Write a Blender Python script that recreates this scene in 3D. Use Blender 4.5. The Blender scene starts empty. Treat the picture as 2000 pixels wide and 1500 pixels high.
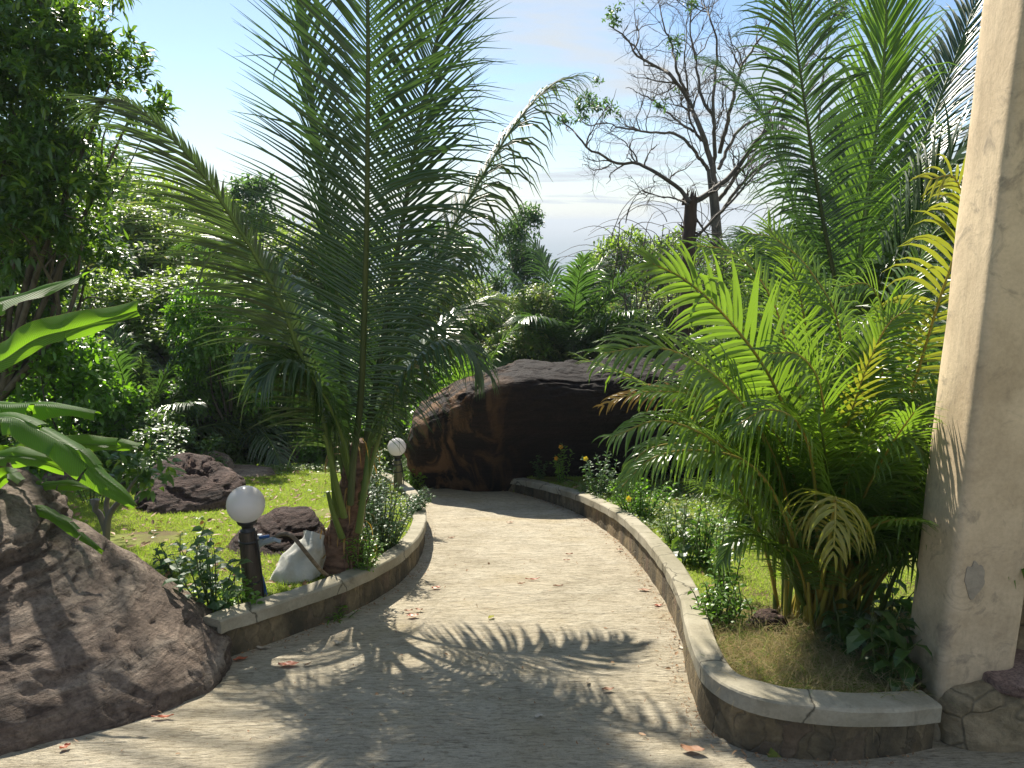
import bpy, math, random
import numpy as np
from mathutils import Vector, noise as mnoise

R = math.radians
scene = bpy.context.scene
col = scene.collection
rng = np.random.default_rng(7)

# ------------------------------------------------------------------ camera
PITCH = R(11.9)
CAM = np.array([0.0, 0.0, 1.6])
FPX = 1500.0
cam_data = bpy.data.cameras.new("camera")
cam_data.sensor_width = 36.0
cam_data.lens = 27.0
cam_data.clip_start = 0.05
cam_data.clip_end = 60000.0
cam = bpy.data.objects.new("camera", cam_data)
col.objects.link(cam)
cam.location = CAM
cam.rotation_euler = (R(90) - PITCH, 0, 0)
scene.camera = cam

# ------------------------------------------------------------------ sun and sky
SUN_EL, SUN_AZ = R(41), R(-22)          # azimuth measured from +Y towards +X
sun_vec = Vector((math.sin(SUN_AZ) * math.cos(SUN_EL), math.cos(SUN_AZ) * math.cos(SUN_EL), math.sin(SUN_EL)))
sd = bpy.data.lights.new("sun", 'SUN')
sd.energy = 5.0
sd.angle = R(0.7)
sd.color = (1.0, 0.93, 0.80)
sun = bpy.data.objects.new("sun", sd)
col.objects.link(sun)
sun.location = (0, 0, 30)
sun.rotation_euler = (-sun_vec).to_track_quat('-Z', 'Y').to_euler()

world = bpy.data.worlds.new("World")
scene.world = world
world.use_nodes = True
nt = world.node_tree
for n in list(nt.nodes):
    nt.nodes.remove(n)
def wn(t, **k):
    n = nt.nodes.new(t)
    for a, b in k.items():
        setattr(n, a, b)
    return n
wo = wn('ShaderNodeOutputWorld')
sky = wn('ShaderNodeTexSky', sky_type='NISHITA')
sky.sun_disc = False
sky.sun_elevation = SUN_EL
sky.sun_rotation = SUN_AZ
sky.air_density = 1.0
sky.dust_density = 0.25
sky.ozone_density = 3.5
sky.altitude = 60
bg = wn('ShaderNodeBackground')
bg.inputs['Strength'].default_value = 0.074
nt.links.new(sky.outputs[0], bg.inputs['Color'])
tc = wn('ShaderNodeTexCoord')
sep = wn('ShaderNodeSeparateXYZ')
nt.links.new(tc.outputs['Generated'], sep.inputs[0])
# streaky cloud field on a high plane: (x/z, y/z)
zc = wn('ShaderNodeMath', operation='MAXIMUM'); zc.inputs[1].default_value = 0.02
nt.links.new(sep.outputs['Z'], zc.inputs[0])
zp = wn('ShaderNodeMath', operation='ADD'); zp.inputs[1].default_value = 0.06
nt.links.new(zc.outputs[0], zp.inputs[0])
dx = wn('ShaderNodeMath', operation='DIVIDE'); dy = wn('ShaderNodeMath', operation='DIVIDE')
nt.links.new(sep.outputs['X'], dx.inputs[0]); nt.links.new(zp.outputs[0], dx.inputs[1])
nt.links.new(sep.outputs['Y'], dy.inputs[0]); nt.links.new(zp.outputs[0], dy.inputs[1])
cmb = wn('ShaderNodeCombineXYZ')
nt.links.new(dx.outputs[0], cmb.inputs[0]); nt.links.new(dy.outputs[0], cmb.inputs[1])
mp = wn('ShaderNodeMapping'); mp.inputs['Scale'].default_value = (0.55, 0.9, 1); mp.inputs['Location'].default_value = (1.3, 0.4, 0)
nt.links.new(cmb.outputs[0], mp.inputs[0])
nz = wn('ShaderNodeTexNoise'); nz.inputs['Scale'].default_value = 1.1; nz.inputs['Detail'].default_value = 7; nz.inputs['Roughness'].default_value = 0.55; nz.inputs['Distortion'].default_value = 0.6
nt.links.new(mp.outputs[0], nz.inputs['Vector'])
mr = wn('ShaderNodeMapRange'); mr.inputs['From Min'].default_value = 0.38; mr.inputs['From Max'].default_value = 0.60
nt.links.new(nz.outputs[0], mr.inputs['Value'])
# more cloud to the right (towards +X), little to the left
side = wn('ShaderNodeMapRange'); side.inputs['From Min'].default_value = -0.15; side.inputs['From Max'].default_value = 0.05
side.inputs['To Min'].default_value = 0.08
nt.links.new(sep.outputs['X'], side.inputs['Value'])
cm = wn('ShaderNodeMath', operation='MULTIPLY')
nt.links.new(mr.outputs[0], cm.inputs[0]); nt.links.new(side.outputs[0], cm.inputs[1])
cs = wn('ShaderNodeMath', operation='MULTIPLY'); cs.inputs[1].default_value = 1.0
nt.links.new(cm.outputs[0], cs.inputs[0])
# milky air towards the horizon
hz = wn('ShaderNodeMapRange'); hz.inputs['From Min'].default_value = 0.0; hz.inputs['From Max'].default_value = 0.16
hz.inputs['To Min'].default_value = 0.62; hz.inputs['To Max'].default_value = 0.0
nt.links.new(sep.outputs['Z'], hz.inputs['Value'])
mx = wn('ShaderNodeMath', operation='MAXIMUM')
nt.links.new(cs.outputs[0], mx.inputs[0]); nt.links.new(hz.outputs[0], mx.inputs[1])
bgc = wn('ShaderNodeBackground')
bgc.inputs['Color'].default_value = (0.84, 0.92, 1.0, 1); bgc.inputs['Strength'].default_value = 0.44
ms = wn('ShaderNodeMixShader')
nt.links.new(mx.outputs[0], ms.inputs[0]); nt.links.new(bg.outputs[0], ms.inputs[1]); nt.links.new(bgc.outputs[0], ms.inputs[2])
nt.links.new(ms.outputs[0], wo.inputs[0])

scene.view_settings.view_transform = 'Standard'
scene.view_settings.look = 'None'
scene.view_settings.gamma = 1.0
scene.view_settings.exposure = 1.0
scene.cycles.max_bounces = 8
scene.cycles.transparent_max_bounces = 4
scene.cycles.sample_clamp_indirect = 6.0
scene.cycles.use_denoising = True

# ------------------------------------------------------------------ picture -> world helpers
_F = np.array([0, math.cos(PITCH), -math.sin(PITCH)])
_U = np.array([0, math.sin(PITCH), math.cos(PITCH)])
SLOPE = 0.2
def ray(px, py):
    return _F + np.array([1.0, 0, 0]) * (px - 1000) / FPX + _U * (750 - py) / FPX
def at(px, py, Y):
    d = ray(px, py)
    return CAM + d * (Y / d[1])
def gnd(px, py, h=0.0):
    d = ray(px, py)                         # CAM.z + t dz = -S t dy + h
    t = (CAM[2] - h) / (-d[2] - SLOPE * d[1])
    return CAM + d * t
def plane_z(x, y):
    """the natural slope: level at the house, falling to the sea"""
    y = np.asarray(y, float)
    z = np.where(y < 60, -SLOPE * y, -12 - 0.14 * (y - 60))
    z = np.where(y < -1.0, 0.2, z)
    return np.maximum(z, -46)
def norm(v):
    v = np.asarray(v, float)
    return v / np.maximum(np.linalg.norm(v, axis=-1, keepdims=True), 1e-9)

# ------------------------------------------------------------------ mesh builder
class MB:
    def __init__(s):
        s.v = []; s.n = 0; s.f = []; s.m = []; s.sm = []; s.uv = None
    def add(s, V, Fs, mat=0, smooth=True):
        V = np.asarray(V, np.float32).reshape(-1, 3)
        Fs = np.asarray(Fs, np.int64)
        s.v.append(V); s.f.append(Fs + s.n); s.n += len(V)
        s.m.append(np.full(len(Fs), mat, np.int32)); s.sm.append(np.full(len(Fs), smooth, bool))
    def mesh(s, name, mats):
        me = bpy.data.meshes.new(name)
        V = np.concatenate(s.v)
        me.vertices.add(len(V)); me.vertices.foreach_set("co", V.ravel())
        lv = np.concatenate([f.ravel() for f in s.f]).astype(np.int32)
        cnt = np.concatenate([np.full(len(f), f.shape[1], np.int32) for f in s.f])
        st = np.concatenate([[0], np.cumsum(cnt)[:-1]]).astype(np.int32)
        me.loops.add(len(lv)); me.loops.foreach_set("vertex_index", lv)
        me.polygons.add(len(cnt)); me.polygons.foreach_set("loop_start", st)
        try: me.polygons.foreach_set("loop_total", cnt)
        except Exception: pass
        me.polygons.foreach_set("material_index", np.concatenate(s.m))
        me.polygons.foreach_set("use_smooth", np.concatenate(s.sm))
        for m in mats: me.materials.append(m)
        me.update(calc_edges=True)
        me.validate()
        return me
    def build(s, name, mats, parent=None, loc=None):
        if not isinstance(mats, (list, tuple)): mats = [mats]
        o = bpy.data.objects.new(name, s.mesh(name, mats))
        col.objects.link(o)
        if parent is not None:
            o.parent = parent
            if parent.type != 'EMPTY' or True:
                pl = Vector(parent.location)
                if pl.length > 0 and not parent.get('_local'):
                    # vertices are given in world space: shift so that the thing's origin is at its base
                    co = np.concatenate(s.v) - np.array(pl, np.float32)
                    o.data.vertices.foreach_set("co", co.astype(np.float32).ravel()); o.data.update()
        return o
def tag(o, label=None, cat=None, group=None, kind=None):
    if label: o['label'] = label
    if cat: o['category'] = cat
    if group: o['group'] = group
    if kind: o['kind'] = kind
    return o
def thing(name, loc, label, cat, group=None):
    o = bpy.data.objects.new(name, None); col.objects.link(o)
    o.location = Vector([float(a) for a in loc]); o.empty_display_size = 0.2
    return tag(o, label, cat, group)

def resample(P, n):
    """Catmull-Rom through P, n points evenly spaced by arc"""
    P = np.asarray(P, float)
    if len(P) == 2:
        t = np.linspace(0, 1, n)[:, None]; return P[0] * (1 - t) + P[1] * t
    Q = np.vstack([2 * P[0] - P[1], P, 2 * P[-1] - P[-2]])
    out = []
    for i in range(1, len(Q) - 2):
        t = np.linspace(0, 1, 12, endpoint=False)[:, None]
        a, b, c, d = Q[i - 1], Q[i], Q[i + 1], Q[i + 2]
        out.append(0.5 * ((2 * b) + (-a + c) * t + (2 * a - 5 * b + 4 * c - d) * t ** 2 + (-a + 3 * b - 3 * c + d) * t ** 3))
    out.append(Q[-2][None]); C = np.vstack(out)
    s = np.concatenate([[0], np.cumsum(np.linalg.norm(np.diff(C, axis=0), axis=1))])
    t = np.linspace(0, s[-1], n)
    return np.stack([np.interp(t, s, C[:, k]) for k in range(3)], 1)
def frames(P):
    T = norm(np.gradient(P, axis=0))
    ref = np.array([0.31, 0.77, 0.2])
    A = norm(np.cross(T, ref)); B = np.cross(T, A)
    return T, A, B
def tube(mb, P, r, sides=6, mat=0, flat=1.0, cap=True):
    P = np.asarray(P, float); r = np.broadcast_to(np.asarray(r, float), (len(P),))
    T, A, B = frames(P)
    th = np.linspace(0, 2 * np.pi, sides, endpoint=False)
    V = P[:, None] + r[:, None, None] * (A[:, None] * np.cos(th)[None, :, None] + flat * B[:, None] * np.sin(th)[None, :, None])
    n = len(P); i, j = np.meshgrid(np.arange(n - 1), np.arange(sides), indexing='ij')
    a = i * sides + j; b = i * sides + (j + 1) % sides
    mb.add(V, np.stack([a, b, b + sides, a + sides], -1).reshape(-1, 4), mat)
    if cap:
        mb.add(np.vstack([V[-1], P[-1:]]), [[k, (k + 1) % sides, sides] for k in range(sides)], mat)
        mb.add(np.vstack([V[0], P[:1]]), [[(k + 1) % sides, k, sides] for k in range(sides)], mat)

def blades(mb, base, d, nrm, L, W, droop, prof, fold=0.0, mat=0, twist=None, smooth=False, bend=None):
    """many leaves at once; prof = relative width at each cross line"""
    N = len(base); S = len(prof) - 1
    L = np.broadcast_to(np.asarray(L, float), (N,)); W = np.broadcast_to(np.asarray(W, float), (N,))
    droop = np.broadcast_to(np.asarray(droop, float), (N,))
    d = norm(d); p = np.array(base, float)
    g = np.array([0, 0, -1.0]) if bend is None else bend
    C = 3 if fold else 2
    V = np.zeros((N, S + 1, C, 3), np.float32)
    cur = d
    for s in range(S + 1):
        side = norm(np.cross(cur, nrm)); n2 = np.cross(side, cur)
        hw = (W * prof[s] * 0.5)[:, None]
        V[:, s, 0] = p - side * hw; V[:, s, -1] = p + side * hw
        if fold: V[:, s, 1] = p; V[:, s, 0] += n2 * hw * fold; V[:, s, 2] += n2 * hw * fold
        if s < S:
            cur = norm(cur + g * (droop * (s + 0.7) / S)[:, None])
            p = p + cur * (L / S)[:, None]
    i, s_, c = np.meshgrid(np.arange(N), np.arange(S), np.arange(C - 1), indexing='ij')
    a = i * (S + 1) * C + s_ * C + c
    mb.add(V, np.stack([a, a + 1, a + 1 + C, a + C], -1).reshape(-1, 4), mat, smooth)

# ------------------------------------------------------------------ materials
def mat_new(name):
    m = bpy.data.materials.new(name); m.use_nodes = True
    t = m.node_tree
    for n in list(t.nodes): t.nodes.remove(n)
    return m, t
def N_(t, typ, **k):
    n = t.nodes.new(typ)
    for a, b in k.items(): setattr(n, a, b)
    return n
def ramp(t, src, stops):
    r = N_(t, 'ShaderNodeValToRGB'); e = r.color_ramp.elements
    while len(e) < len(stops): e.new(0.5)
    for i, (p, c) in enumerate(stops):
        e[i].position = p; e[i].color = (*c, 1) if len(c) == 3 else c
    t.links.new(src, r.inputs[0]); return r.outputs[0]
def noise_(t, vec, scale, detail=5, rough=0.55, dist=0.0, stretch=None, loc=None):
    if stretch is not None:
        mp = N_(t, 'ShaderNodeMapping'); mp.inputs['Scale'].default_value = stretch
        if loc: mp.inputs['Location'].default_value = loc
        t.links.new(vec, mp.inputs[0]); vec = mp.outputs[0]
    n = N_(t, 'ShaderNodeTexNoise'); n.inputs['Scale'].default_value = scale; n.inputs['Detail'].default_value = detail
    n.inputs['Roughness'].default_value = rough; n.inputs['Distortion'].default_value = dist
    t.links.new(vec, n.inputs['Vector']); return n.outputs[0]
def mix(t, f, a, b, mode='MIX'):
    m = N_(t, 'ShaderNodeMix', data_type='RGBA', blend_type=mode)
    for sock, v in ((m.inputs[0], f), (m.inputs[6], a), (m.inputs[7], b)):
        if hasattr(v, 'is_linked'): t.links.new(v, sock)
        elif isinstance(v, (int, float)): sock.default_value = v
        else: sock.default_value = (*v, 1)
    return m.outputs[2]
def math_(t, op, a, b=None):
    m = N_(t, 'ShaderNodeMath', operation=op)
    for i, v in enumerate((a, b)):
        if v is None: continue
        if hasattr(v, 'is_linked'): t.links.new(v, m.inputs[i])
        else: m.inputs[i].default_value = v
    return m.outputs[0]
def surf(t, color, rough=0.8, spec=0.3, height=None, bdist=0.01, bstr=1.0):
    p = N_(t, 'ShaderNodeBsdfPrincipled')
    if hasattr(color, 'is_linked'): t.links.new(color, p.inputs['Base Color'])
    else: p.inputs['Base Color'].default_value = (*color, 1)
    if hasattr(rough, 'is_linked'): t.links.new(rough, p.inputs['Roughness'])
    else: p.inputs['Roughness'].default_value = rough
    p.inputs['Specular IOR Level'].default_value = spec
    if height is not None:
        b = N_(t, 'ShaderNodeBump'); b.inputs['Distance'].default_value = bdist; b.inputs['Strength'].default_value = bstr
        t.links.new(height, b.inputs['Height']); t.links.new(b.outputs[0], p.inputs['Normal'])
    return p
def out(t, sh):
    o = N_(t, 'ShaderNodeOutputMaterial'); t.links.new(sh.outputs[0] if hasattr(sh, 'outputs') else sh, o.inputs[0])
def objco(t):
    return N_(t, 'ShaderNodeTexCoord').outputs['Object']
def geopos(t):
    return N_(t, 'ShaderNodeNewGeometry').outputs['Position']

def leaf_mat(name, c1, c2, ct, trans=0.4, rough=0.34, spec=0.5, yellow=None, yfrac=0.1):
    """leaf: glossy front, light shining through; colours vary from leaf to leaf"""
    m, t = mat_new(name)
    g = N_(t, 'ShaderNodeNewGeometry'); rnd = g.outputs['Random Per Island']
    c = mix(t, rnd, c1, c2)
    big = noise_(t, geopos(t), 1.7, 2)
    c = mix(t, ramp(t, big, [(0.35, (0, 0, 0)), (0.7, (1, 1, 1))]), c, c2)
    ctn = mix(t, rnd, ct, tuple(min(1, x * 0.7) for x in ct))
    if yellow:
        f = math_(t, 'GREATER_THAN', rnd, 1 - yfrac)
        c = mix(t, f, c, yellow); ctn = mix(t, f, ctn, tuple(min(1, x * 1.6) for x in yellow))
    p = surf(t, c, rough, spec)
    tr = N_(t, 'ShaderNodeBsdfTranslucent'); t.links.new(ctn, tr.inputs[0])
    ms = N_(t, 'ShaderNodeMixShader'); ms.inputs[0].default_value = trans
    t.links.new(p.outputs[0], ms.inputs[1]); t.links.new(tr.outputs[0], ms.inputs[2])
    out(t, ms); return m
M = {}
M['coconut'] = leaf_mat('coconut_leaflet', (0.02, 0.042, 0.015), (0.038, 0.07, 0.02), (0.11, 0.24, 0.03), 0.2, 0.33, 0.55)
M['coconut_far'] = leaf_mat('coconut_leaflet_far', (0.028, 0.058, 0.022), (0.048, 0.085, 0.028), (0.13, 0.28, 0.035), 0.34, 0.36, 0.6)
M['coconut_yellow'] = leaf_mat('coconut_leaflet_fresh', (0.07, 0.13, 0.02), (0.10, 0.16, 0.03), (0.20, 0.38, 0.03), 0.45, 0.33, 0.5)
M['old_frond'] = leaf_mat('ageing_leaflet', (0.035, 0.06, 0.022), (0.075, 0.085, 0.035), (0.16, 0.28, 0.045), 0.3, 0.4, 0.5)
M['areca'] = leaf_mat('areca_leaflet', (0.045, 0.10, 0.015), (0.075, 0.145, 0.02), (0.26, 0.44, 0.028), 0.44, 0.36, 0.8)
M['areca_yellow'] = leaf_mat('areca_leaflet_yellow', (0.14, 0.18, 0.02), (0.21, 0.19, 0.025), (0.38, 0.42, 0.03), 0.42, 0.4, 0.7)
M['areca_old'] = leaf_mat('areca_leaflet_old', (0.24, 0.17, 0.03), (0.33, 0.2, 0.06), (0.5, 0.3, 0.03), 0.35, 0.35, 0.5)
M['leathery'] = leaf_mat('leathery_leaf', (0.03, 0.075, 0.018), (0.05, 0.11, 0.025), (0.22, 0.42, 0.025), 0.38, 0.36, 0.6, (0.15, 0.24, 0.02), 0.16)
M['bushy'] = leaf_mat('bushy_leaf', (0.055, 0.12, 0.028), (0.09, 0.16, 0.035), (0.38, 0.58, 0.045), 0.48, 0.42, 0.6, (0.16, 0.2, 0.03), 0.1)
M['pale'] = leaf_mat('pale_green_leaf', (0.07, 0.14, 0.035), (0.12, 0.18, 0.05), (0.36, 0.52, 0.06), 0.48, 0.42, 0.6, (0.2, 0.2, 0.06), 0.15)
M['fresh'] = leaf_mat('fresh_green_leaf', (0.06, 0.15, 0.02), (0.11, 0.2, 0.025), (0.25, 0.55, 0.02), 0.45, 0.32, 0.5)
M['blue_green'] = leaf_mat('blue_green_leaf', (0.035, 0.085, 0.04), (0.06, 0.11, 0.05), (0.18, 0.36, 0.06), 0.38, 0.42, 0.35)
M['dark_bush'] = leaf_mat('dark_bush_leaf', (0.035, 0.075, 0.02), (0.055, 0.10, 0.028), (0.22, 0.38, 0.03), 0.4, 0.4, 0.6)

def stem_mat(name, c1, c2, scale=12, rough=0.7, stretch=(1, 1, 0.25)):
    m, t = mat_new(name)
    v = objco(t); n = noise_(t, v, scale, 6, 0.6, 0.3, stretch)
    out(t, surf(t, ramp(t, n, [(0.3, c1), (0.7, c2)]), rough, 0.3, n, 0.01, 0.7)); return m
M['petiole'] = stem_mat('green_petiole', (0.06, 0.11, 0.02), (0.13, 0.17, 0.035), 6, 0.45)
M['rachis'] = stem_mat('dark_green_rachis', (0.03, 0.05, 0.015), (0.07, 0.085, 0.025), 6, 0.45)
M['petiole_y'] = stem_mat('yellow_petiole', (0.2, 0.2, 0.03), (0.32, 0.22, 0.04), 6, 0.45)
M['bark'] = stem_mat('grey_brown_bark', (0.05, 0.04, 0.03), (0.16, 0.13, 0.1), 14)
M['bark_grey'] = stem_mat('pale_bark', (0.16, 0.14, 0.11), (0.34, 0.3, 0.25), 14)
M['bark_red'] = stem_mat('red_brown_bark', (0.035, 0.021, 0.015), (0.10, 0.062, 0.044), 9)
M['twig'] = stem_mat('twig', (0.05, 0.04, 0.032), (0.11, 0.09, 0.07), 20)
M['fibre'] = stem_mat('palm_fibre', (0.045, 0.026, 0.017), (0.24, 0.14, 0.09), 10, 0.85, (1, 1, 3))
M['green_stem'] = stem_mat('green_stem', (0.05, 0.08, 0.02), (0.1, 0.12, 0.04), 20)

def rock_mat(name, dark, mid, light, strata=1.0, scale=1.0, streak=None):
    m, t = mat_new(name); v = geopos(t)
    warp = noise_(t, v, 1.2 * scale, 4, 0.6)
    lay = noise_(t, v, 3.0 * scale, 9, 0.66, 0.4, (0.38, 0.38, 3.2))
    fine = noise_(t, v, 38 * scale, 8, 0.7)
    pits = noise_(t, v, 9 * scale, 6, 0.75, 0.8)
    c = ramp(t, lay, [(0.30, dark), (0.5, mid), (0.72, light)])
    c = mix(t, ramp(t, pits, [(0.34, (1, 1, 1)), (0.44, (0, 0, 0))]), c, tuple(x * 0.8 for x in dark))
    c = mix(t, ramp(t, warp, [(0.45, (0, 0, 0)), (0.62, (1, 1, 1))]), c, mix(t, lay, mid, dark))
    c = mix(t, 0.6, c, ramp(t, fine, [(0.33, (0.12, 0.12, 0.12)), (0.6, (1.15, 1.15, 1.15))]), 'MULTIPLY')
    wl_ = noise_(t, v, 5.0 * scale, 8, 0.7, 0.3, (0.35, 0.35, 3.4)); c = mix(t, ramp(t, wl_, [(0.36, (0.85, 0.85, 0.85)), (0.43, (0, 0, 0))]), c, tuple(x * 0.6 for x in dark))
    if streak:
        sv = noise_(t, v, 2.6, 5, 0.6, 0.8, (1.2, 1.2, 0.28))
        sepn = N_(t, 'ShaderNodeSeparateXYZ'); t.links.new(v, sepn.inputs[0])
        lo = N_(t, 'ShaderNodeMapRange'); lo.inputs['From Min'].default_value = streak[1]; lo.inputs['From Max'].default_value = streak[2]
        t.links.new(sepn.outputs[0], lo.inputs[0])
        f = math_(t, 'MULTIPLY', ramp(t, sv, [(0.47, (0, 0, 0)), (0.58, (1, 1, 1))]), lo.outputs[0])
        c = mix(t, f, c, mix(t, fine, streak[0], tuple(x * 0.55 for x in streak[0])))
    h = math_(t, 'ADD', math_(t, 'MULTIPLY', lay, 1.0 * strata), math_(t, 'ADD', math_(t, 'MULTIPLY', pits, 0.35), math_(t, 'ADD', math_(t, 'MULTIPLY', fine, 0.2), math_(t, 'MULTIPLY', wl_, 0.5))))
    out(t, surf(t, c, 0.85, 0.25, h, 0.09, 1.0)); return m
M['rock_grey'] = rock_mat('weathered_sandstone', (0.085, 0.06, 0.046), (0.215, 0.16, 0.122), (0.40, 0.33, 0.26))
M['rock_red'] = rock_mat('dark_red_stone', (0.022, 0.013, 0.011), (0.075, 0.045, 0.037), (0.19, 0.125, 0.10), 1.4)
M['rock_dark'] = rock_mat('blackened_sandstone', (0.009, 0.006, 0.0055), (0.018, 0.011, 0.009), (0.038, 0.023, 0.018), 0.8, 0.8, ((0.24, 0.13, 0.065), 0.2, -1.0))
# ------------------------------------------------------------------ setting: path, ground, sea
def px_line(pts, h=0.0):
    return np.array([gnd(a, b, h) for a, b in pts])
L_BASE = px_line([(432, 1292), (455, 1282), (560, 1245), (680, 1197), (755, 1157), (800, 1120), (824, 1083), (830, 1048), (822, 1015), (800, 985), (765, 962), (715, 945), (650, 935)])
R_BASE = px_line([(975, 957), (1010, 963), (1060, 977), (1130, 1005), (1200, 1050), (1255, 1110), (1300, 1180), (1330, 1255), (1343, 1325), (1362, 1388), (1396, 1434), (1455, 1464), (1540, 1480), (1640, 1486), (1730, 1480), (1822, 1464)])
R_H = [0.19, 0.2, 0.22, 0.25, 0.28, 0.29, 0.30, 0.30, 0.30, 0.29, 0.28, 0.27, 0.26, 0.25, 0.235, 0.22]
L_H = [0.25] * 13
LC = resample(L_BASE, 140); RC = resample(R_BASE, 180)
def curb_h(base, hs, C):
    s0 = np.concatenate([[0], np.cumsum(np.linalg.norm(np.diff(base, axis=0), axis=1))])
    s1 = np.concatenate([[0], np.cumsum(np.linalg.norm(np.diff(C, axis=0), axis=1))])
    return np.interp(s1 / s1[-1] * s0[-1], s0, hs)
LH = curb_h(L_BASE, L_H, LC); RH = curb_h(R_BASE, R_H, RC)

def in_poly(x, y, P):
    x = np.asarray(x); y = np.asarray(y); c = np.zeros(x.shape, bool); n = len(P)
    for i in range(n):
        x1, y1 = P[i]; x2, y2 = P[(i + 1) % n]
        if y1 == y2: continue
        c ^= ((y1 > y) != (y2 > y)) & (x < (x2 - x1) * (y - y1) / (y2 - y1) + x1)
    return c
def offset2(C, d):
    T = norm(np.gradient(C[:, :2], axis=0)); Nn = np.stack([-T[:, 1], T[:, 0]], 1)
    return C[:, :2] + Nn * d
# left lawn: left of the left curb; right bed: right of the right curb
LO = offset2(LC, 0.07); RO = offset2(RC, 0.07)
poly_left = np.vstack([LO, [[-12, LO[-1][1] + 0.4], [-12, LO[0][1]]]])
poly_right = np.vstack([RO, [[RO[-1][0] + .01, RO[-1][1] + .42], [12, RO[-1][1] + .42], [12, RO[0][1] + 0.6], [RO[0][0] + 0.3, RO[0][1] + 0.6]]])
def ground_z(x, y):
    x = np.asarray(x, float); y = np.asarray(y, float)
    z = plane_z(x, y)
    z = z - 0.03
    inl = in_poly(x, y, poly_left); inr = in_poly(x, y, poly_right)
    z = z + np.where(inl, 0.22, 0) + np.where(inr, 0.235, 0)
    far = (y > LO[-1][1] + 0.4) & (x < -2.2)
    z = z + np.where(far & ~inl, 0.2, 0)
    z = z + 0.03 * np.sin(x * 1.3 + 1) * np.sin(y * 0.9) * (inl | inr | far)
    far2 = y > 16
    z = z + np.where(far2, 0.5 * np.sin(x * 0.11) * np.sin(y * 0.07 + 1) * np.clip((y - 16) / 20, 0, 1), 0)
    # the hillside climbs gently to the left
    z = z + np.clip((-x - 9) / 30, 0, 1) * 3.0 * np.clip(y / 10, 0, 1)
    return z
def gz(x, y): return float(ground_z(np.array([x]), np.array([y]))[0])
def on(px, py, h=0.22):
    p = gnd(px, py, h); p[2] = gz(p[0], p[1]); return p

xs = np.concatenate([-np.geomspace(400, 6.2, 30), np.arange(-6, 5, 0.075), np.geomspace(5.2, 400, 30)])
ys = np.concatenate([[-60, -30, -12, -5, -2, -1.02, -0.98], np.arange(-0.5, 2.4, 0.3), np.arange(2.4, 13, 0.075), np.geomspace(13.2, 420, 45)])
X, Y = np.meshgrid(xs, ys)
Z = ground_z(X, Y)
mb = MB(); nx, ny = len(xs), len(ys)
i, j = np.meshgrid(np.arange(ny - 1), np.arange(nx - 1), indexing='ij'); a = i * nx + j
mb.add(np.stack([X, Y, Z], -1), np.stack([a, a + 1, a + 1 + nx, a + nx], -1).reshape(-1, 4))
m, t = mat_new('lawn_soil'); v = geopos(t)
n1 = noise_(t, v, 1.1, 6, 0.6); n2 = noise_(t, v, 30, 6, 0.7)
c = ramp(t, n1, [(0.36, (0.12, 0.085, 0.04)), (0.46, (0.17, 0.19, 0.035)), (0.7, (0.22, 0.26, 0.045))])
c = mix(t, 0.5, c, ramp(t, n2, [(0.3, (0.35, 0.35, 0.3)), (0.7, (1, 1, 1))]), 'MULTIPLY')
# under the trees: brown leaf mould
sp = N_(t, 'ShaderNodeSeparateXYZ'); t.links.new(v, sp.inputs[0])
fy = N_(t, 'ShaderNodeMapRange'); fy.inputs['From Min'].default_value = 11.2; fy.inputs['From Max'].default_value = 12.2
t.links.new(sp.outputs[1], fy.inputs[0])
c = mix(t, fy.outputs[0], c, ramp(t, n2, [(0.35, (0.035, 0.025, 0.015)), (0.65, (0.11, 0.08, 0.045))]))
out(t, surf(t, c, 0.9, 0.2, n2, 0.02, 0.6))
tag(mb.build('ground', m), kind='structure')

# concrete path with a broomed surface, one sheet between the curbs
m, t = mat_new('broomed_concrete'); v = geopos(t)
warp = noise_(t, v, 1.6, 3, 0.5)
wv = N_(t, 'ShaderNodeVectorMath', operation='ADD'); t.links.new(v, wv.inputs[0])
cw = N_(t, 'ShaderNodeCombineXYZ'); t.links.new(math_(t, 'MULTIPLY', warp, 0.10), cw.inputs[1]); t.links.new(cw.outputs[0], wv.inputs[1])
groove = noise_(t, wv.outputs[0], 1.0, 8, 0.72, 0.5, (7.5, 50, 5))
coarse = noise_(t, wv.outputs[0], 1.0, 6, 0.65, 0.5, (4.5, 11, 3))
sand = noise_(t, v, 160, 4, 0.7)
stain = noise_(t, v, 0.9, 6, 0.6, 0.4)
blot = noise_(t, v, 3.2, 7, 0.65)
c = ramp(t, stain, [(0.3, (0.48, 0.415, 0.29)), (0.5, (0.67, 0.59, 0.44)), (0.7, (0.60, 0.50, 0.32))])
c = mix(t, ramp(t, blot, [(0.45, (0, 0, 0)), (0.7, (0.7, 0.7, 0.7))]), c, (0.74, 0.67, 0.52))
c = mix(t, math_(t, 'MULTIPLY', ramp(t, groove, [(0.34, (.8, .8, .8)), (0.47, (0, 0, 0))]), ramp(t, blot, [(0.35, (.35, .35, .35)), (0.6, (1, 1, 1))])), c, (0.22, 0.185, 0.135))
c = mix(t, 0.32, c, ramp(t, coarse, [(0.36, (0.5, 0.47, 0.42)), (0.56, (1, 1, 1))]), 'MULTIPLY')
c = mix(t, 0.35, c, ramp(t, sand, [(0.35, (0.5, 0.5, 0.5)), (0.6, (1, 1, 1))]), 'MULTIPLY')
rough_ = noise_(t, wv.outputs[0], 1.0, 7, 0.75, 0.3, (24, 40, 20)); thin_ = noise_(t, wv.outputs[0], 1.0, 5, 0.7, 0.2, (14, 110, 9))
c = mix(t, 0.55, c, ramp(t, rough_, [(0.36, (0.42, 0.39, 0.34)), (0.5, (1, 1, 1))]), 'MULTIPLY')
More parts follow.
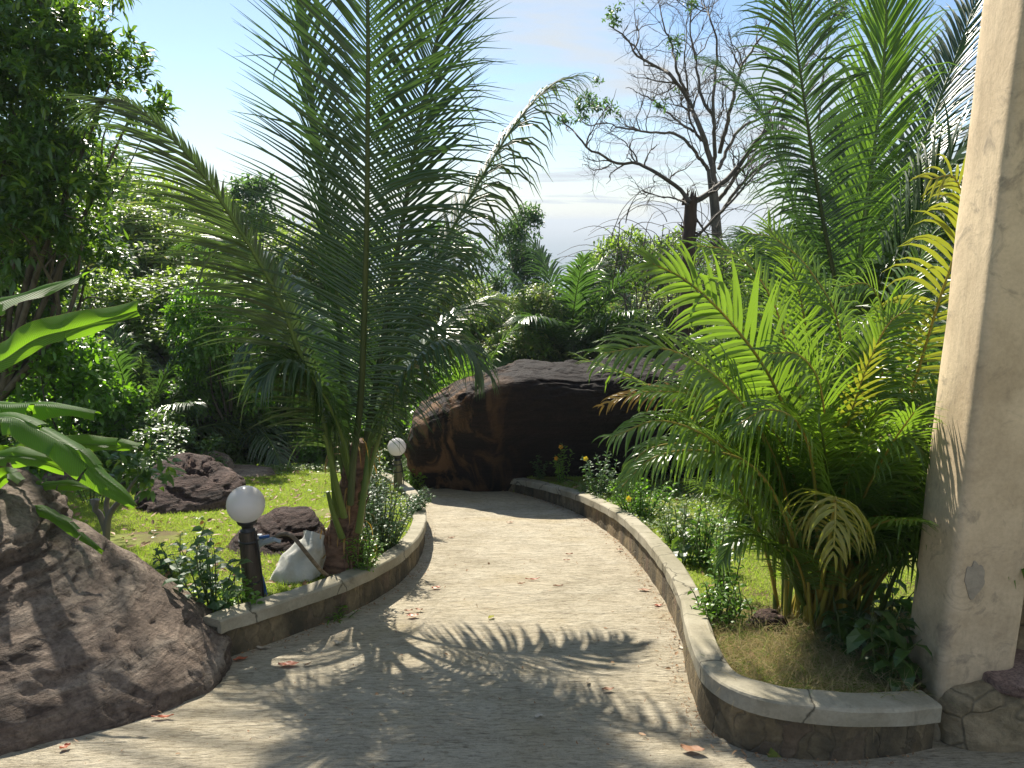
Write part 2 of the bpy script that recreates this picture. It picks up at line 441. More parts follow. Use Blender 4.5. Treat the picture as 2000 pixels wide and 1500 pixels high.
c = mix(t, 0.5, c, ramp(t, thin_, [(0.38, (0.4, 0.37, 0.32)), (0.5, (1, 1, 1))]), 'MULTIPLY')
h = math_(t, 'ADD', math_(t, 'MULTIPLY', groove, 0.8), math_(t, 'ADD', math_(t, 'ADD', math_(t, 'MULTIPLY', rough_, 0.7), math_(t, 'MULTIPLY', thin_, 0.35)), math_(t, 'ADD', math_(t, 'MULTIPLY', coarse, 1.1), math_(t, 'MULTIPLY', sand, 0.12))))
out(t, surf(t, c, 0.88, 0.25, h, 0.036, 1.0))
M['path'] = m
mb = MB()
yr = np.concatenate([np.arange(-1.0, 2.6, 0.2), np.arange(2.6, 16.0, 0.06)])
def left_x(y):
    k = np.argsort(LC[:, 1]); lx = np.interp(y, LC[k, 1], LC[k, 0]) - 0.05
    return np.where(y < 3.6, -6.0, np.where(y > 10.3, -7.5, lx))
def right_x(y):
    o = RC[:110]; k = np.argsort(o[:, 1]); rx = np.interp(y, o[k, 1], o[k, 0]) + 0.05
    return np.where(y < 2.95, 4.0, np.where(y > 9.4, 1.6, rx))
lx = left_x(yr); rx = right_x(yr)
nu = 41; u = np.linspace(0, 1, nu)
X = lx[:, None] * (1 - u) + rx[:, None] * u; Yg = np.repeat(yr[:, None], nu, 1)
Z = -SLOPE * Yg + 0.006 * np.sin(X * 2.1) * np.sin(Yg * 1.7)
keep = np.ones(len(yr) - 1, bool); keep[yr[:-1] > 12.6] = False
i, j = np.meshgrid(np.arange(len(yr) - 1)[keep], np.arange(nu - 1), indexing='ij'); a = i * nu + j
mb.add(np.stack([X, Yg, Z], -1), np.stack([a, a + 1, a + 1 + nu, a + nu], -1).reshape(-1, 4))
tag(mb.build('path', m), kind='structure')

# sea
m, t = mat_new('sea_water'); v = geopos(t)
n = noise_(t, v, 0.05, 6, 0.6, 0, (1, 0.4, 1))
p = surf(t, (0.03, 0.07, 0.09), 0.28, 0.5, n, 2.0, 0.5); out(t, p)
mb = MB(); mb.add([(-30000, 200, -42), (30000, 200, -42), (30000, 45000, -42), (-30000, 45000, -42)], [[0, 1, 2, 3]])
tag(mb.build('sea', m), kind='structure')

# ------------------------------------------------------------------ low curb walls
def stone_face_mat():
    m, t = mat_new('rubble_facing'); v = geopos(t)
    mp = N_(t, 'ShaderNodeMapping'); mp.inputs['Scale'].default_value = (9.5, 9.5, 3.0)
    nn = N_(t, 'ShaderNodeTexNoise'); nn.inputs['Scale'].default_value = 9; nn.inputs['Detail'].default_value = 4; t.links.new(v, nn.inputs['Vector'])
    vs = N_(t, 'ShaderNodeVectorMath', operation='SCALE'); vs.inputs['Scale'].default_value = 0.14; t.links.new(nn.outputs['Color'], vs.inputs[0])
    va = N_(t, 'ShaderNodeVectorMath', operation='ADD'); t.links.new(v, va.inputs[0]); t.links.new(vs.outputs[0], va.inputs[1]); t.links.new(va.outputs[0], mp.inputs[0])
    vo = N_(t, 'ShaderNodeTexVoronoi', feature='F1'); vo.inputs['Scale'].default_value = 1.0; t.links.new(mp.outputs[0], vo.inputs['Vector'])
    ve = N_(t, 'ShaderNodeTexVoronoi', feature='DISTANCE_TO_EDGE'); ve.inputs['Scale'].default_value = 1.0; t.links.new(mp.outputs[0], ve.inputs['Vector'])
    sepc = N_(t, 'ShaderNodeSeparateColor'); t.links.new(vo.outputs['Color'], sepc.inputs[0])
    c = ramp(t, sepc.outputs[0], [(0.0, (0.17, 0.13, 0.075)), (0.4, (0.25, 0.195, 0.115)), (0.7, (0.31, 0.24, 0.14)), (1.0, (0.2, 0.14, 0.095))])
    n = noise_(t, v, 22, 7, 0.7); st = noise_(t, v, 4, 5, 0.6, 0.3, (1, 1, 0.5))
    c = mix(t, 0.75, c, ramp(t, n, [(0.3, (0.35, 0.34, 0.32)), (0.7, (1.1, 1.1, 1.1))]), 'MULTIPLY')
    c = mix(t, ramp(t, st, [(0.38, (0, 0, 0)), (0.60, (0.9, 0.9, 0.9))]), c, (0.06, 0.053, 0.037))
    joint = ramp(t, ve.outputs[0], [(0.0, (0, 0, 0)), (0.06, (1, 1, 1))])
    c = mix(t, math_(t, 'MULTIPLY', math_(t, 'SUBTRACT', 1.0, joint), .4), c, (0.1, 0.085, 0.06))
    h = math_(t, 'ADD', math_(t, 'MULTIPLY', joint, 0.35), math_(t, 'MULTIPLY', n, 1.0))
    out(t, surf(t, c, 0.88, 0.25, h, 0.02, 0.9)); return m
M['stone_face'] = stone_face_mat()
def concrete_mat(name, c1, c2, c3, scale=1.0, crack=False):
    m, t = mat_new(name); v = geopos(t)
    a = noise_(t, v, 3.2 * scale, 7, 0.62, 0.3); b = noise_(t, v, 60 * scale, 6, 0.7); s = noise_(t, v, 7, 5, 0.6, 0.6)
    c = ramp(t, a, [(0.3, c1), (0.5, c2), (0.7, c3)])
    c = mix(t, ramp(t, s, [(0.6, (0, 0, 0)), (0.72, (0.6, 0.6, 0.6))]), c, tuple(x * 0.45 for x in c1))
    c = mix(t, 0.4, c, ramp(t, b, [(0.35, (0.6, 0.6, 0.6)), (0.6, (1, 1, 1))]), 'MULTIPLY')
    if crack:
        nn = N_(t, 'ShaderNodeTexNoise'); nn.inputs['Scale'].default_value = 7; nn.inputs['Detail'].default_value = 6; t.links.new(v, nn.inputs['Vector'])
        vs = N_(t, 'ShaderNodeVectorMath', operation='SCALE'); vs.inputs['Scale'].default_value = 0.12; t.links.new(nn.outputs['Color'], vs.inputs[0])
        va = N_(t, 'ShaderNodeVectorMath', operation='ADD'); t.links.new(v, va.inputs[0]); t.links.new(vs.outputs[0], va.inputs[1])
        ve = N_(t, 'ShaderNodeTexVoronoi', feature='DISTANCE_TO_EDGE'); ve.inputs['Scale'].default_value = 1.5; t.links.new(va.outputs[0], ve.inputs['Vector'])
        ck = ramp(t, ve.outputs[0], [(0.0, (1, 1, 1)), (0.012, (0, 0, 0))]); c = mix(t, ck, c, tuple(x * .25 for x in c1))
        low = noise_(t, v, 1.3, 5, .6); c = mix(t, ramp(t, low, [(.5, (0, 0, 0)), (.7, (.6, .6, .6))]), c, (.16, .145, .09))
    h = math_(t, 'ADD', math_(t, 'MULTIPLY', a, 0.5), math_(t, 'MULTIPLY', b, 0.2))
    out(t, surf(t, c, 0.85, 0.25, h, 0.012, 0.8)); return m
M['cap'] = concrete_mat('curb_concrete', (0.24, 0.215, 0.15), (0.34, 0.305, 0.225), (0.42, 0.385, 0.295), crack=True)
def curb(name, C, H, label, capw=0.108, capt=0.08):
    root = thing(name, C[len(C) // 2], label, 'low wall')
    T = norm(np.gradient(C[:, :2], axis=0)); Nn = np.stack([-T[:, 1], T[:, 0]], 1)
    def sheet(profile, matname, pname, jit=0.0):
        mb = MB(); n = len(C); k = len(profile)
        V = np.zeros((n, k, 3))
        for q, (o, zt) in enumerate(profile):
            V[:, q, :2] = C[:, :2] + Nn * o
            V[:, q, 2] = C[:, 2] + (H + zt if zt > -0.5 else -0.12)
            if jit:
                wob = np.array([mnoise.noise((C[i, 0] * 5 + q * 3.1, C[i, 1] * 5, q * 1.7)) for i in range(n)]) * jit
                V[:, q, :2] += Nn * wob[:, None]; V[:, q, 2] += wob * 0.6
        i, j = np.meshgrid(np.arange(n - 1), np.arange(k), indexing='ij')
        a = i * k + j; b = i * k + (j + 1) % k
        mb.add(V, np.stack([a, b, b + k, a + k], -1).reshape(-1, 4), smooth=False)
        mb.add(V[0], [list(range(k))]); mb.add(V[-1], [list(range(k))[::-1]])
        return mb.build(pname, M[matname], root)
    f = sheet([(0.0, -1), (0.004, -capt * 0.6), (capw - 0.03, -capt * 0.6), (capw - 0.03, -1)], 'stone_face', 'stone_facing', 0.012)
    e = 0.008
    cp = sheet([(-0.02, -capt), (-0.02, -e * 1.5), (-0.02 + e, -e * 0.3), (-0.02 + 2 * e, 0), (capw - 2 * e, 0), (capw - e, -e * .3), (capw, -e * 1.5), (capw, -capt)], 'cap', 'coping', 0.006)
    for o in (f, cp):
        bv = None
    return root
curb('garden_wall', LC, LH, 'low curved stone curb with concrete coping, on the lamp side of the path')
curb('garden_wall', RC, RH, 'low S-curved stone curb with concrete coping, running from the dark rock to the column')

# ------------------------------------------------------------------ boulders
def ico(sub):
    import bmesh
    bm = bmesh.new(); bmesh.ops.create_icosphere(bm, subdivisions=sub, radius=1.0)
    V = np.array([v.co[:] for v in bm.verts]); Fc = np.array([[v.index for v in f.verts] for f in bm.faces]); bm.free()
    return V, Fc
ICO = {k: ico(k) for k in (3, 5, 6, 7)}
def boulder(name, outline, ymid, depth, mat, label, sub=6, p=2.6, amp=0.05, strata=0.03, freq=1.5, seed=0, shear=0.0, cat='rock', group=None, yfn=None, sfreq=9.0, tilt=0.0):
    """outline: (x, z) polygon of the face the photo shows, star-shaped; given its own depth along y"""
    O = np.array(outline, float); c = np.array([O[:, 0].mean(), O[:, 1].mean()])
    c = (O.max(0) + O.min(0)) / 2
    th = np.arctan2(O[:, 1] - c[1], O[:, 0] - c[0]); rr = np.hypot(O[:, 0] - c[0], O[:, 1] - c[1])
    k = np.argsort(th); th = th[k]; rr = rr[k]
    th = np.concatenate([th[-3:] - 2 * np.pi, th, th[:3] + 2 * np.pi]); rr = np.concatenate([rr[-3:], rr, rr[:3]])
    D, Fc = ICO[sub]
    ang = np.arctan2(D[:, 2], D[:, 0]); rad = np.hypot(D[:, 0], D[:, 2])
    Rm = np.interp(ang, th, rr)
    y = D[:, 1]; yy = np.sign(y) * np.abs(y) ** (1.0)
    s = (1 - np.abs(yy) ** p) ** (1 / p)
    x = c[0] + Rm * s * np.cos(ang); z = c[1] + Rm * s * np.sin(ang)
    V = np.stack([x, ymid + yy * depth / 2, z], 1)
    V[:, 1] += shear * (V[:, 2] - c[1])
    if yfn is not None: V[:, 1] += yfn(V[:, 0], V[:, 2])
    Nr = norm(V - np.array([c[0], ymid, c[1]]))
    out_ = np.empty(len(V))
    for i_, q in enumerate(V):
        w = Vector((q[0] * freq + seed, q[1] * freq, q[2] * freq))
        a = mnoise.fractal(w, 0.9, 2.1, 5)
        st = mnoise.noise(Vector((q[0] * 0.8 + seed, q[1] * 0.8, q[2] * sfreq + 2.5 * a)))
        ridge = 1 - abs(mnoise.noise(Vector((q[0] * freq * 1.7, q[1] * freq * 1.7, q[2] * freq * 2.6 + seed))) * 2)
        out_[i_] = amp * a + strata * abs(st) * 1.6 - 0.35 * amp * max(0, ridge - 0.75) * 4
        out_[i_] += 0.012 * mnoise.fractal(w * 6, 0.8, 2.2, 3)
        s2 = mnoise.noise(Vector((q[0] * 0.6 + seed, q[1] * 0.6, q[2] * sfreq * 2.4 + 2 * a + 1.5 * q[0] * tilt)))
        out_[i_] -= strata * 1.1 * max(0, 1 - abs(s2) * 7)
    V = V + Nr * (out_ - out_.mean())[:, None]
    base = (c[0], ymid, gz(c[0], ymid))
    mb = MB(); mb.add(V, Fc)
    o = mb.build(name, mat); tag(o, label, cat, group)
    co = V - np.array(base); o.data.vertices.foreach_set('co', co.astype(np.float32).ravel()); o.data.update(); o.location = base
    return o
def xz(pts, Y):
    return [(at(a, b, Y)[0], at(a, b, Y)[2]) for a, b in pts]
# ------------------------------------------------------------------ rocks
boulder('boulder', xz([(805, 1010), (806, 930), (803, 860), (822, 800), (870, 772), (900, 750), (960, 722), (1060, 707), (1130, 712), (1200, 700), (1290, 702), (1400, 720), (1490, 760), (1560, 850), (1570, 1000), (1400, 1060), (1100, 1030), (980, 1025), (900, 1010)], 10.5),
        10.75, 2.0, M['rock_dark'], 'huge blackened boulder with orange streaks blocking the end of the path', 7, 7.0, 0.09, 0.045, 0.9, 3.0, shear=-0.55, sfreq=3.5,
        yfn=lambda x, z: 0.10 * np.sin(x * 5.0) * np.clip(1.5 - np.abs(x + 1.2), 0, 1))
# foreground boulder: low dome against the curb, longer towards the left
FB = []
boulder('boulder', xz([(-900, 1100), (-700, 900), (-350, 850), (-120, 905), (0, 975), (100, 1055), (200, 1118), (330, 1178), (400, 1215), (448, 1250), (478, 1300), (470, 1345), (380, 1420), (0, 1500), (-500, 1450)], 3.8),
        3.75, 1.9, M['rock_grey'], 'large grey brown boulder in the near corner of the path', 7, 2.2, 0.05, 0.03, 1.0, 11.0, shear=0.42, sfreq=5.5,
        yfn=lambda x, z: 0.17 * (x + 1.3))
boulder('boulder', xz([(228, 1040), (255, 985), (292, 925), (330, 918), (370, 922), (405, 940), (455, 962), (468, 1000), (440, 1030), (380, 1050), (300, 1060)], 7.6),
        7.8, 1.3, M['rock_red'], 'jagged dark red stone standing on the lawn behind the near lamp', 6, 1.6, 0.025, 0.07, 1.2, 5.0, shear=0.5, sfreq=3.6, tilt=1.2)
boulder('boulder', xz([(400, 1130), (430, 1085), (480, 1052), (530, 1035), (580, 1042), (612, 1068), (625, 1110), (600, 1140), (480, 1150)], 5.5),
        5.7, 0.9, M['rock_red'], 'low brown rock on the lawn behind the white sack', 6, 1.8, 0.02, 0.03, 1.5, 8.0, shear=0.8, tilt=1.0)
def flat_rock(px, py, w, d, h, seed, label, mat='rock_grey'):
    c = on(px, py)
    boulder('flat_rock', [(c[0] - w, c[2] - .15), (c[0] - w * .9, c[2] + h * .5), (c[0] - w * .3, c[2] + h), (c[0] + w * .4, c[2] + h * .9), (c[0] + w, c[2] + h * .3), (c[0] + w, c[2] - .15)], c[1], d, M[mat], label, 5, 2.2, 0.03, 0.02, 2.0, seed)
flat_rock(400, 925, 0.95, 1.0, 0.07, 21, 'flat grey rock slab at the far edge of the lawn, behind the jagged red stone')
flat_rock(130, 945, 0.9, 0.9, 0.09, 22, 'flat pinkish rock slab on the lawn behind the banana leaves')
flat_rock(590, 900, 0.55, 0.5, 0.28, 24, 'reddish block of stone beyond the lawn, behind the coconut palm', 'rock_grey')
flat_rock(1497, 1225, 0.10, 0.2, 0.12, 25, 'small dark mossy stone at the foot of the areca palm clump', 'rock_red')
0 and flat_rock(1750, 1400, 0.16, 0.2, 0.06, 26, 'flat pale stone tucked behind the curb next to the column', 'rock_grey')

# ------------------------------------------------------------------ column and masonry at the right
m, t = mat_new('stained_plaster'); v = geopos(t)
a = noise_(t, v, 2.2, 7, 0.62, 0.3); b = noise_(t, v, 55, 6, 0.72); s = noise_(t, v, 6, 6, 0.7, 0.9); dr = noise_(t, v, 7, 6, 0.65, 0.2, (1, 1, 0.12))
c = ramp(t, a, [(0.32, (0.44, 0.34, 0.22)), (0.5, (0.57, 0.45, 0.30)), (0.68, (0.64, 0.51, 0.34))])
c = mix(t, ramp(t, s, [(0.56, (0, 0, 0)), (0.68, (0.65, 0.65, 0.65))]), c, (0.2, 0.17, 0.13))
c = mix(t, ramp(t, dr, [(0.54, (0, 0, 0)), (0.7, (0.32, 0.32, 0.32))]), c, (0.2, 0.17, 0.12))
sp = N_(t, 'ShaderNodeSeparateXYZ'); t.links.new(v, sp.inputs[0])
# darker, browner towards the foot
ft = N_(t, 'ShaderNodeMapRange'); ft.inputs['From Min'].default_value = -0.1; ft.inputs['From Max'].default_value = -0.55; t.links.new(math_(t, 'ADD', sp.outputs[2], math_(t, 'MULTIPLY', s, 0.3)), ft.inputs[0])
c = mix(t, math_(t, 'MULTIPLY', ft.outputs[0], 0.7), c, (0.2, 0.18, 0.11))
c = mix(t, 0.35, c, ramp(t, b, [(0.35, (0.6, 0.6, 0.6)), (0.6, (1, 1, 1))]), 'MULTIPLY')
h = math_(t, 'ADD', math_(t, 'MULTIPLY', a, 0.6), math_(t, 'ADD', math_(t, 'MULTIPLY', b, 0.12), math_(t, 'MULTIPLY', s, 0.3)))
out(t, surf(t, c, 0.86, 0.22, h, 0.014, 0.8)); M['plaster'] = m
M['patch'] = concrete_mat('grey_mortar', (0.24, 0.20, 0.15), (0.31, 0.265, 0.20), (0.37, 0.32, 0.245))

cb = gnd(1812, 1448); cx, cy = cb[0], cb[1]          # front left edge of the column at the path
col_root = thing('column', (cx + 0.25, cy + 0.2, cb[2]), 'tall stained beige plaster column standing at the near end of the right curb', 'column')
def rounded_prism(corners, radii, zs, taper=None):
    P = []
    n = len(corners)
    for i in range(n):
        p = np.array(corners[i], float); a_ = np.array(corners[i - 1], float); b_ = np.array(corners[(i + 1) % n], float)
        r = radii[i]; u1 = norm(a_ - p); u2 = norm(b_ - p)
        q0, q1 = p + u1 * r, p + u2 * r
        for k in np.linspace(0, 1, 7 if r > 0.02 else 3):
            P.append((1 - k) ** 2 * q0 + 2 * k * (1 - k) * p + k * k * q1)
    P = np.array(P); m_ = len(P)
    V = np.array([[(x, y, z) for x, y in P] for z in zs]).reshape(-1, 3)
    i, j = np.meshgrid(np.arange(len(zs) - 1), np.arange(m_), indexing='ij'); a = i * m_ + j; b = i * m_ + (j + 1) % m_
    return V, np.stack([a, b, b + m_, a + m_], -1).reshape(-1, 4), m_
x0, y0 = cx, cy
V, Fq, m_ = rounded_prism([(x0 + 0.012, y0 - 0.005), (x0 + 0.36, y0 + 0.02), (x0 + 0.40, y0 + 0.5), (x0 + 0.055, y0 + 0.44)], [0.055, 0.06, 0.06, 0.2], np.linspace(cb[2] - 0.1, 4.6, 90))
for q in range(len(V)):
    w = mnoise.noise(Vector((V[q, 0] * 3, V[q, 1] * 3, V[q, 2] * 2.2))) * 0.006 + mnoise.noise(Vector((V[q, 0] * 14, V[q, 1] * 14, V[q, 2] * 9))) * 0.0015
    V[q, 0] += w; V[q, 1] -= w
mb = MB(); mb.add(V, Fq); mb.add(V[-m_:], [list(range(m_))])
mb.build('shaft', M['plaster'], col_root)
# bare mortar patches where the plaster has come away
def patch(cxp, cyp, rx, rz, seed, drop=0.0):
    k = 40; th = np.linspace(0, 2 * np.pi, k, endpoint=False)
    c3 = at(cxp, cyp, y0 - 0.0)
    rad = np.array([1 + 0.3 * mnoise.noise(Vector((math.cos(q) * 2 + seed, math.sin(q) * 2, 0))) + 0.10 * mnoise.noise(Vector((math.cos(q) * 5 + seed, math.sin(q) * 7, 3))) for q in th])
    sx = np.cos(th) * rx * rad * np.where(np.sin(th) < 0, 1 + drop * np.sin(th), 1); sz = np.sin(th) * rz * rad
    yv = y0 - 0.0095 + 0.055 * (c3[0] + sx - x0)
    ring = np.stack([c3[0] + sx, yv + 0.012, c3[2] + sz], 1); top = np.stack([c3[0] + sx * 0.96, yv, c3[2] + sz * 0.96], 1)
    Vp = np.vstack([ring, top, [[c3[0], yv.mean(), c3[2]]]])
    f4 = [[q, (q + 1) % k, k + (q + 1) % k, k + q] for q in range(k)]; f3 = [[k + q, k + (q + 1) % k, 2 * k] for q in range(k)]
    mb = MB(); mb.add(Vp, f4); mb.add(Vp, f3, smooth=False); return mb
patch(1903, 1135, 0.045, 0.085, 2, 0.6).build('mortar_patch', M['patch'], col_root)

# rubble step beside the column
m, t = mat_new('rubble_masonry'); v = geopos(t)
ve = N_(t, 'ShaderNodeTexVoronoi', feature='DISTANCE_TO_EDGE'); ve.inputs['Scale'].default_value = 5.0
wv = N_(t, 'ShaderNodeVectorMath', operation='ADD'); t.links.new(v, wv.inputs[0]); nn = N_(t, 'ShaderNodeTexNoise'); nn.inputs['Scale'].default_value = 5; t.links.new(v, nn.inputs['Vector'])
vs = N_(t, 'ShaderNodeVectorMath', operation='SCALE'); vs.inputs['Scale'].default_value = 0.18; t.links.new(nn.outputs['Color'], vs.inputs[0]); t.links.new(vs.outputs[0], wv.inputs[1]); t.links.new(wv.outputs[0], ve.inputs['Vector'])
a = noise_(t, v, 4, 7, 0.65, 0.5); b = noise_(t, v, 40, 7, 0.7)
c = ramp(t, a, [(0.3, (0.17, 0.135, 0.08)), (0.5, (0.38, 0.30, 0.18)), (0.7, (0.50, 0.38, 0.23))])
c = mix(t, 0.6, c, ramp(t, b, [(0.3, (0.4, 0.4, 0.4)), (0.7, (1, 1, 1))]), 'MULTIPLY')
jt = ramp(t, ve.outputs[0], [(0.0, (0, 0, 0)), (0.05, (1, 1, 1))])
c = mix(t, math_(t, 'MULTIPLY', math_(t, 'SUBTRACT', 1.0, jt), .5), c, (0.08, 0.07, 0.05))
out(t, surf(t, c, 0.9, 0.2, math_(t, 'ADD', math_(t, 'MULTIPLY', jt, .4), math_(t, 'ADD', math_(t, 'MULTIPLY', a, .8), math_(t, 'MULTIPLY', b, 0.8))), 0.02, 0.9)); M['rubble'] = m
M['slab'] = rock_mat('dark_red_slab', (0.2, 0.13, 0.10), (0.34, 0.22, 0.17), (0.48, 0.35, 0.28), 0.4, 2.0)
stp = thing('stone_step', (cx + 0.45, cy - 0.02, cb[2]), 'rough stone step with a dark red slab on top, in front of the column foot', 'step')
def lumpy_box(x1, y1, z1, x2, y2, z2, r, amp, seed, n=26):
    D, Fc = ICO[6]
    s = np.abs(D).max(1, keepdims=True); Q = D / s
    q = norm(Q) ; B = D / (np.abs(D) ** 7).sum(1, keepdims=True) ** (1 / 7.0)
    c = np.array([(x1 + x2) / 2, (y1 + y2) / 2, (z1 + z2) / 2]); hh = np.array([(x2 - x1) / 2, (y2 - y1) / 2, (z2 - z1) / 2])
    V = c + B * hh
    nrm = norm(B ** 5)
    dd = np.array([mnoise.fractal(Vector(p_) * 4 + Vector((seed, 0, 0)), 0.8, 2.2, 4) for p_ in V])
    mb = MB(); mb.add(V + nrm * dd[:, None] * amp, Fc); return mb
zb = cb[2]
lumpy_box(cx + 0.03, cy - 0.09, zb - 0.2, cx + 1.1, cy + 0.5, zb + 0.30, 0.05, 0.03, 3).build('rubble_block', M['rubble'], stp)
lumpy_box(cx + 0.20, cy - 0.11, zb + 0.265, cx + 1.1, cy + 0.5, zb + 0.335, 0.02, 0.008, 8).build('top_slab', M['slab'], stp)
wl = thing('stone_wall', (cx + 1.4, cy + 0.7, zb), 'dark rubble stone wall in shade to the right of the column', 'wall')
lumpy_box(cx + 0.43, cy + 0.12, zb - 0.2, cx + 2.2, cy + 0.85, zb + 0.78, 0.05, 0.05, 13).build('masonry', M['rubble'], wl)

# ------------------------------------------------------------------ globe lamps
m, t = mat_new('opal_globe')
p = surf(t, (0.62, 0.60, 0.585), 0.12, 0.5); p.inputs['Subsurface Weight'].default_value = 0.0
tr = N_(t, 'ShaderNodeBsdfTranslucent'); tr.inputs[0].default_value = (0.85, 0.82, 0.8, 1)
ms = N_(t, 'ShaderNodeMixShader'); ms.inputs[0].default_value = 0.35; t.links.new(p.outputs[0], ms.inputs[1]); t.links.new(tr.outputs[0], ms.inputs[2]); out(t, ms); M['globe'] = m
m, t = mat_new('black_plastic'); out(t, surf(t, (0.018, 0.018, 0.02), 0.45, 0.5)); M['black'] = m
m, t = mat_new('dark_timber'); v = objco(t); n = noise_(t, v, 9, 7, 0.65, 0.4, (3, 3, 0.3))
out(t, surf(t, ramp(t, n, [(0.35, (0.02, 0.016, 0.013)), (0.65, (0.10, 0.075, 0.055))]), 0.75, 0.3, n, 0.01, 0.8)); M['timber'] = m
m, t = mat_new('mossy_timber'); v = objco(t); n = noise_(t, v, 9, 7, 0.65, 0.4, (3, 3, 0.3))
out(t, surf(t, ramp(t, n, [(0.35, (0.06, 0.06, 0.03)), (0.65, (0.22, 0.2, 0.11))]), 0.8, 0.3, n, 0.01, 0.8)); M['timber2'] = m
def lathe(mb, prof, c, sides=40, mat=0):
    P = np.array(prof); th = np.linspace(0, 2 * np.pi, sides, endpoint=False)
    V = np.stack([c[0] + P[:, None, 0] * np.cos(th), c[1] + P[:, None, 0] * np.sin(th), c[2] + np.repeat(P[:, 1:2], sides, 1)], -1)
    n = len(P); i, j = np.meshgrid(np.arange(n - 1), np.arange(sides), indexing='ij'); a = i * sides + j; b = i * sides + (j + 1) % sides
    mb.add(V, np.stack([a, b, b + sides, a + sides], -1).reshape(-1, 4), mat)
def lamp(px, pyc, Y, label, post, ties, postr=0.052):
    g = at(px, pyc, Y); base = np.array([g[0] + 0.002, g[1], gz(g[0], g[1]) - 0.08])
    root = thing('globe_lamp', base, label, 'lamp', None)
    R0 = 0.112
    a = np.linspace(-math.pi / 2 + 0.45, math.pi / 2, 28)
    mb = MB(); lathe(mb, [(max(R0 * math.cos(q), 1e-4), R0 * math.sin(q)) for q in a], g, 48); mb.build('globe', M['globe'], root)
    zc = -R0 * 0.90
    mb = MB(); lathe(mb, [(0.001, zc + .012), (0.058, zc + .012), (0.06, zc - 0.002), (0.055, zc - 0.018), (0.036, zc - 0.03), (0.032, zc - 0.055), (0.044, zc - 0.06), (0.044, zc - 0.068), (0.001, zc - 0.068)], g); mb.build('lamp_base', M['black'], root)
    mb = MB(); top = g + np.array([0, 0, zc - 0.066]); P = np.linspace(top, base, 14); tube(mb, P, np.linspace(postr, postr * 1.12, 14), 18); mb.build('post', M[post], root)
    for z in ties:
        mb = MB(); q = top * (1 - z) + base * z; lathe(mb, [(postr * 1.03, -.006), (postr * 1.13, -.006), (postr * 1.13, .006), (postr * 1.03, .006)], q, 24); mb.build('cable_tie', M['black'], root)
    mb = MB(); P = resample([top + [0.045, -0.02, 0.0], top + [0.062, -0.02, -0.1], base + [0.07, -0.02, 0.2], base + [0.068, -0.015, 0.0]], 20); tube(mb, P, 0.006, 8); mb.build('cable', M['black'], root)
    return root, g, base
lampA, gA, bA = lamp(480, 985, 4.35, 'nearer globe lamp on a dark timber post, rising beside the curb', 'timber', [0.12, 0.62])
lampB, gB, bB = lamp(775, 873, 9.0, 'farther globe lamp among the shrubs in front of the blackened boulder', 'timber2', [0.10, 0.3])

# tap on a grey pipe, hose, stick, sack
m, t = mat_new('grey_plastic_pipe'); out(t, surf(t, (0.28, 0.33, 0.36), 0.45, 0.4)); M['pipe'] = m
m, t = mat_new('blue_plastic'); out(t, surf(t, (0.02, 0.09, 0.28), 0.4, 0.5)); M['blue'] = m
m, t = mat_new('muddy_hose'); v = objco(t); n = noise_(t, v, 30, 5); out(t, surf(t, ramp(t, n, [(0.4, (0.10, 0.075, 0.05)), (0.7, (0.22, 0.17, 0.12))]), 0.6, 0.3)); M['mudhose'] = m
Yp = 4.5
tp = thing('garden_tap', (at(508, 1150, Yp)[0], Yp, gz(at(508, 1150, Yp)[0], Yp)), 'grey plastic water pipe with a blue handled tap, strapped beside the near lamp post', 'tap')
mb = MB(); tube(mb, resample([at(505, 1195, Yp), at(503, 1100, Yp), at(506, 1058, Yp), at(520, 1048, Yp)], 16), 0.013, 12); mb.build('riser_pipe', M['pipe'], tp)
mb = MB(); tube(mb, np.array([at(500, 1068, Yp - .03), at(513, 1061, Yp - .03), at(534, 1053, Yp - .03)]), 0.017, 14); tube(mb, np.array([at(508, 1063, Yp - .03), at(507, 1044, Yp - .03)]), 0.015, 12); tube(mb, np.array([at(534, 1053, Yp - .03), at(548, 1058, Yp - .03)]), 0.012, 12); mb.build('tap_body', M['pipe'], tp)
mb = MB(); tube(mb, np.array([at(507, 1050, Yp - .06), at(526, 1047, Yp - .06)]), 0.010, 10); mb.build('handle', M['blue'], tp)
def lone_tube(name, pts, r, mat, label, cat, n=40):
    P = resample(pts, n); o = MB(); tube(o, P, r, 12)
    ob = o.build(name, M[mat]); b = P[-1]; ob.location = b
    ob.data.vertices.foreach_set('co', (np.concatenate(o.v) - b).astype(np.float32).ravel()); tag(ob, label, cat); return ob
lone_tube('hose', [at(530, 1056, 4.5), at(548, 1044, 4.5), at(570, 1047, 4.45), at(600, 1082, 4.45), at(625, 1112, 4.6), at(645, 1130, 4.75), at(658, 1142, 4.85)], 0.0125, 'mudhose', 'muddy brown hose arching from the tap down to the curb', 'hose')
lone_tube('hose', [at(500, 1100, 4.42), at(512, 1130, 4.4), at(520, 1165, 4.4), on(527, 1185)], 0.010, 'blue', 'short blue hose hanging down behind the near lamp post', 'hose')
m, t = mat_new('woven_sack'); v = objco(t)
w1 = N_(t, 'ShaderNodeTexWave'); w1.inputs['Scale'].default_value = 55; w1.inputs['Distortion'].default_value = 0.6; t.links.new(v, w1.inputs['Vector'])
n = noise_(t, v, 5, 6, 0.65, 0.4); dirt = noise_(t, v, 3, 5, 0.6)
c = ramp(t, n, [(0.35, (0.50, 0.49, 0.43)), (0.65, (0.68, 0.67, 0.61))]); c = mix(t, ramp(t, dirt, [(0.55, (0, 0, 0)), (0.7, (0.75, 0.75, 0.75))]), c, (0.34, 0.26, 0.13))
